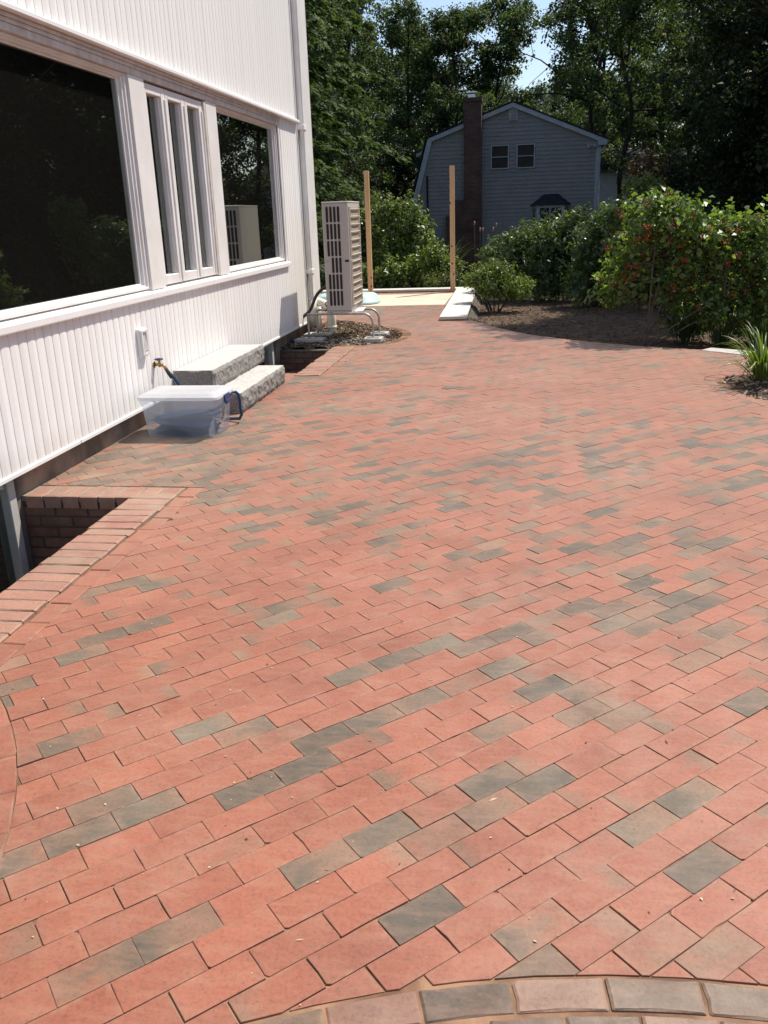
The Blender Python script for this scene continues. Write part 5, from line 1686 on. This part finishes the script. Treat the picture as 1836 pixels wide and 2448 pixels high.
def blades(name, label, base, n, L, wd, mat, seed, spread=.1, lean=(.15, 1.0), cat='plant', curl=1.3, group=None):
    rng = random.Random(seed)
    o = thing(name, label, cat, base, group)
    mb = MB()
    for i in range(n):
        az = rng.uniform(0, 6.28)
        d = Vector((math.cos(az), math.sin(az), 0)); s_ = Vector((-d.y, d.x, 0))
        b0 = Vector(base) + d * rng.uniform(0, spread)
        ln = L * rng.uniform(.55, 1.15)
        th = rng.uniform(*lean) * .6
        k = rng.uniform(.4, curl) 
        p = b0.copy(); vs = []
        m_ = 9
        tw = rng.uniform(-.5, .5)
        for j in range(m_ + 1):
            t = j / m_
            ang = th + k * 1.7 * t * t
            w_ = wd * (1 - t ** 2.2) * (.6 + .8 * min(1, t * 4)) * .5 + .0006
            sw = (s_ + Vector((0, 0, tw * t))).normalized()
            vs += [p - sw * w_, p - Vector((0, 0, w_ * .5)), p + sw * w_]
            p = p + (d * math.sin(ang) + Vector((0, 0, 1)) * math.cos(ang)) * ln / m_
        fs = []
        for j in range(m_):
            a = j * 3
            fs += [(a, a + 1, a + 4, a + 3), (a + 1, a + 2, a + 5, a + 4)]
        mb.add(vs, fs)
    mb.build('leaf_blades', mat, o, True)
    return o
blades('daylily', 'clump of long arching yellow green blades in the mulch bed at right', (2.12, 7.98, .06), 120, .52, .014, M['blade'], 3, .1, (.2, 1.4), curl=1.6)
blades('daylily', 'second clump of long blades at the right edge of the mulch bed', (2.55, 7.75, .06), 110, .5, .014, M['blade'], 4, .1, (.2, 1.4), curl=1.5)
for i, (x, y) in enumerate(((2.35, 10.75), (2.8, 10.6), (2.0, 11.1), (3.2, 10.5))):
    blades('ornamental_grass', ['dark grass tuft in the shade under the berry shrub', 'dark grass tuft behind the pale stone slab', 'dark grass tuft farthest back under the berry shrub', 'dark grass tuft at the right edge behind the stone slab'][i],
           (x, y, -.08), 110, .48, .007, M['blade_dark'], 30 + i, .16, (.1, .8), 'grass', 1.0, 'dark grass tufts under the berry shrub')
blades('ornamental_grass', 'tall fine bladed grass behind the border left of the right timber post', (-1.75, 20.6, -.3), 160, 1.35, .012, M['mixed'], 40, .15, (.05, .5), 'grass', .9)
fs_ = thing('dried_flowers', 'pinkish dried flower heads rising right of the right timber post', 'flower', (-.9, 19.4, -.1))
fm = MB()
for i in range(6):
    x, y, z = -.95 + .09 * i + rg.uniform(-.03, .03), 19.4 + rg.uniform(-.1, .1), rg.uniform(.95, 1.3)
    fm.tube([(x + .02, y, -.1), (x, y, z)], .006, 5)
    fh = MB(); fh.add([tuple(np.array((x, y, z)) + np.array(v) * np.array([.02, .02, .05])) for v in ico], icf)
    fh.build('flower_head', M['petal'], fs_, True)
fm.build('stalks', M['stem'], fs_)


# ------------------------------------------------------------------ neighbour's house
NY = 36.0
nh = thing('grey_house', 'shaded blue grey house with a gambrel gable and a tall brick chimney', 'house', (-.5, NY, -2.4))
def lerp(a, b, t): return a + (b - a) * t
def xl(z):
    if z < .95: return -4.05
    if z < 4.2: return lerp(-4.34, -3.5, (z - .95) / 3.25)
    return lerp(-3.5, -.36, (z - 4.2) / 1.1)
def xr(z):
    if z < 3.92: return 2.84
    return lerp(2.95, -.36, (z - 3.92) / 1.38)
hw = MB()
z = -2.6; st = .145
while z < 5.28:
    z1 = min(5.29, z + st)
    hw.add([(xl(z), NY - .022, z), (xr(z), NY - .022, z), (max(xr(z1), xl(z1)), NY - .002, z1), (min(xl(z1), xr(z1)), NY - .002, z1)], [(0, 1, 2, 3)])
    hw.add([(xl(z), NY - .022, z), (xr(z), NY - .022, z), (xr(z), NY, z), (xl(z), NY, z)], [(3, 2, 1, 0)])
    z += st
hw.prism_y([(-4.05, -2.7), (2.84, -2.7), (2.84, 3.9), (-.36, 5.28), (-3.5, 4.19), (-4.05, 1.9)], NY + .004, NY + 10)
hw.build('wall', M['clap'], nh)
hr = MB()
def slab2(mb, a, b, th, y0, y1):
    d = Vector((b[0] - a[0], b[1] - a[1])); d.normalize(); nn = Vector((-d.y, d.x)) * th
    if nn.y < 0: nn = -nn
    poly = [a, b, (b[0] + nn.x, b[1] + nn.y), (a[0] + nn.x, a[1] + nn.y)]
    mb.prism_y(poly, y0, y1)
slab2(hr, (-.355, 5.355), (3.16, 3.915), .05, NY - .16, NY + 10.2)
slab2(hr, (-3.60, 4.245), (-.365, 5.36), .05, NY - .16, NY + 10.2)
slab2(hr, (-4.55, .9), (-3.62, 4.25), .05, NY - .16, NY + 10.2)
hro = hr.build('roof', M['roofdark'], nh)
vp_ = MB(); vp_.tube([(2.32, NY + 1.5, 4.2), (2.32, NY + 1.5, 4.6)], .04, 8); vp_.build('vent_pipe', M['htrim'], hro)
rk = MB()
def rake(a, b, wd, y0, y1):
    d = Vector((b[0] - a[0], b[1] - a[1])).normalized(); nn = Vector((-d.y, d.x)) * wd
    if nn.y > 0: nn = -nn
    rk.prism_y([a, b, (b[0] + nn.x, b[1] + nn.y), (a[0] + nn.x, a[1] + nn.y)], y0, y1)
rake((-.36, 5.345), (3.12, 3.925), .15, NY - .14, NY - .03)
rake((-3.56, 4.235), (-.36, 5.343), .15, NY - .138, NY - .028)
d_ = MB()
rk.prism_y([(-4.50, .92), (-4.30, .92), (-3.42, 4.10), (-3.58, 4.22)], NY - .142, NY - .032)
rk.prism_y([(2.80, 3.74), (3.14, 3.74), (3.16, 3.91), (2.80, 4.05)], NY - .145, NY - .035)
rk.box(2.76, 2.86, NY - .04, NY + .06, -2.6, 3.74)
rk.build('rake_board', M['htrim'], nh)
gt = MB(); gt.box(3.0, 3.16, NY - .1, NY + 10, 3.74, 3.86, .02)
gt.tube(smooth_path([(3.08, NY - .02, 3.74), (3.05, NY - .02, 3.62), (2.92, NY - .02, 3.5), (2.90, NY - .02, 3.3), (2.90, NY - .02, -2.4)], 4), .04, 8)
gt.build('gutter', M['htrim'], nh)
chm = MB()
chm.box(-2.17, -1.51, NY - .55, NY - .03, 1.98, 5.46)
chm.box(-2.20, -1.48, NY - .58, NY - .0, 5.40, 5.54)
chm.box(-2.54, -1.505, NY - .6, NY - .025, 1.42, 1.975)
chm.box(-2.86, -1.50, NY - .62, NY - .02, -2.6, 1.415)
co_ = chm.build('chimney', M['chim'], nh)
cc = MB(); cc.box(-2.02, -1.74, NY - .42, NY - .14, 5.545, 5.68, .01); cc.box(-2.08, -1.68, NY - .48, NY - .08, 5.70, 5.745, .01)
cc.build('flue_cap', M['metalcap'], co_)
vt = MB()
vt.box(-.50, -.18, NY - .05, NY - .025, 4.72, 5.2)
for i in range(8): vt.add([(-.46, NY - .055, 4.76 + i * .053), (-.22, NY - .055, 4.76 + i * .053), (-.22, NY - .085, 4.745 + i * .053), (-.46, NY - .085, 4.745 + i * .053)], [(0, 1, 2, 3)])
vt.build('gable_vent', M['htrim'], nh)
for x0, x1 in ((-1.17, -.48), (-.195, .495)):
    f = MB()
    zb, zt = 3.04, 3.90
    for bx in ((x0, x0 + .04, zb, zt), (x1 - .04, x1, zb, zt), (x0 + .041, x1 - .041, zb, zb + .04), (x0 + .041, x1 - .041, zt - .04, zt), (x0 + .041, x1 - .041, 3.46, 3.49)):
        f.box(bx[0], bx[1], NY - .07, NY - .024, bx[2], bx[3])
    o = f.build('window', M['htrim'], nh)
    p = MB(); p.box(x0 + .03, x1 - .03, NY - .04, NY - .03, zb + .03, zt - .03); p.build('pane', M['furn'], o)
bw = MB()
bx = [(.42, NY), (.62, NY - .38), (1.62, NY - .38), (1.83, NY)]
for i in range(3):
    a, b = Vector(bx[i]), Vector(bx[i + 1])
    for t0, t1 in ((0, .09), (.91, 1)):
        p, q = a.lerp(b, t0), a.lerp(b, t1)
        nrm_ = Vector(((b - a).y, -(b - a).x)).normalized() * .05
        bw.prism([tuple(p), tuple(q), tuple(q + nrm_), tuple(p + nrm_)], .3, 1.66)
bw.prism([(.40, NY), (.60, NY - .42), (1.64, NY - .42), (1.85, NY)], .1, .298)
bw.prism([(.40, NY), (.60, NY - .42), (1.64, NY - .42), (1.85, NY)], 1.58, 1.67)
bw.box(1.08, 1.13, NY - .43, NY - .385, .3, 1.58)
bo = bw.build('bay_window', M['htrim'], nh)
gp = MB(); gp.prism([(.47, NY), (.65, NY - .36), (1.60, NY - .36), (1.79, NY)], .3, 1.57); gp.build('pane', M['furn'], bo)
lt_ = MB()
for i in range(3):
    a, b = Vector(bx[i]), Vector(bx[i + 1]); nrm_ = Vector(((b - a).y, -(b - a).x)).normalized() * .015
    W_ = (b - a).length
    k = max(2, int(W_ / .2))
    for j in range(-4, k + 5):
        for sgn in (1, -1):
            s0 = j / k; z0_, z1_ = .3, 1.57
            s1 = s0 + sgn * (z1_ - z0_) / W_ * .55
            tA, tB = (0.0, 1.0)
            # keep the part inside the opening
            lo, hi = sorted((s0, s1))
            pts = []
            for t in np.linspace(0, 1, 25):
                s_ = s0 + (s1 - s0) * t
                if .06 < s_ < .94: pts.append((s_, z0_ + (z1_ - z0_) * t))
            if len(pts) > 2:
                P0 = a.lerp(b, pts[0][0]) + nrm_; P1 = a.lerp(b, pts[-1][0]) + nrm_
                lt_.tube([(P0.x, P0.y, pts[0][1]), (P1.x, P1.y, pts[-1][1])], .009, 4)
lt_.build('lattice', M['htrim'], bo)
br_ = MB()
vs = [(.33, NY - .0, 1.675), (.53, NY - .5, 1.675), (1.71, NY - .5, 1.675), (1.92, NY - .0, 1.675), (.86, NY, 2.08), (.93, NY - .1, 2.08), (1.34, NY - .1, 2.08), (1.42, NY, 2.08)]
br_.add(vs, [(0, 1, 5, 4), (1, 2, 6, 5), (2, 3, 7, 6), (4, 5, 6, 7), (3, 2, 1, 0)])
br_.build('bay_roof', M['roofdark'], bo)
fl = MB()
fl.box(2.55, 2.62, NY - .14, NY - .03, 3.72, 3.78)
for dx in (-.08, .09):
    fl.tube([(2.585 + dx, NY - .14, 3.74), (2.585 + dx * 1.7, NY - .26, 3.70)], [.035, .065], 10)
fl.build('flood_light', M['htrim'], nh)
mt = MB(); mt.tube([(-3.62, NY - .06, 2.9), (-3.62, NY - .06, -2.3)], .035, 8); mt.build('cable_pipe', M['roofdark'], nh)
dm = MB(); dm.box(-4.0, -3.6, NY + 2.2, NY + 5, 1.5, 3.75); dmo = dm.build('dormer', M['clap'], nh)
dm2 = MB(); dm2.prism_y([(-4.25, 3.72), (-3.5, 3.98), (-3.5, 4.1), (-4.28, 3.84)], NY + 2.0, NY + 5.1); dm2.build('dormer_roof', M['htrim'], dmo)

fh_ = thing('pale_house', 'far pale house with a dark roof glimpsed right of the grey house', 'house', (8, 58, -3))
m = MB(); m.box(4.4, 12, 58, 66, -3.2, 3.55); m.build('wall', M['htrim'], fh_)
m = MB(); m.add([(4.1, 57.6, 3.56), (12.3, 57.6, 3.56), (12.3, 66.4, 3.56), (4.1, 66.4, 3.56), (4.4, 61.5, 5.0), (12.0, 61.5, 5.0)], [(0, 1, 5, 4), (2, 3, 4, 5), (0, 4, 3), (1, 2, 5), (3, 2, 1, 0)])
m.build('roof', M['roofdark'], fh_)
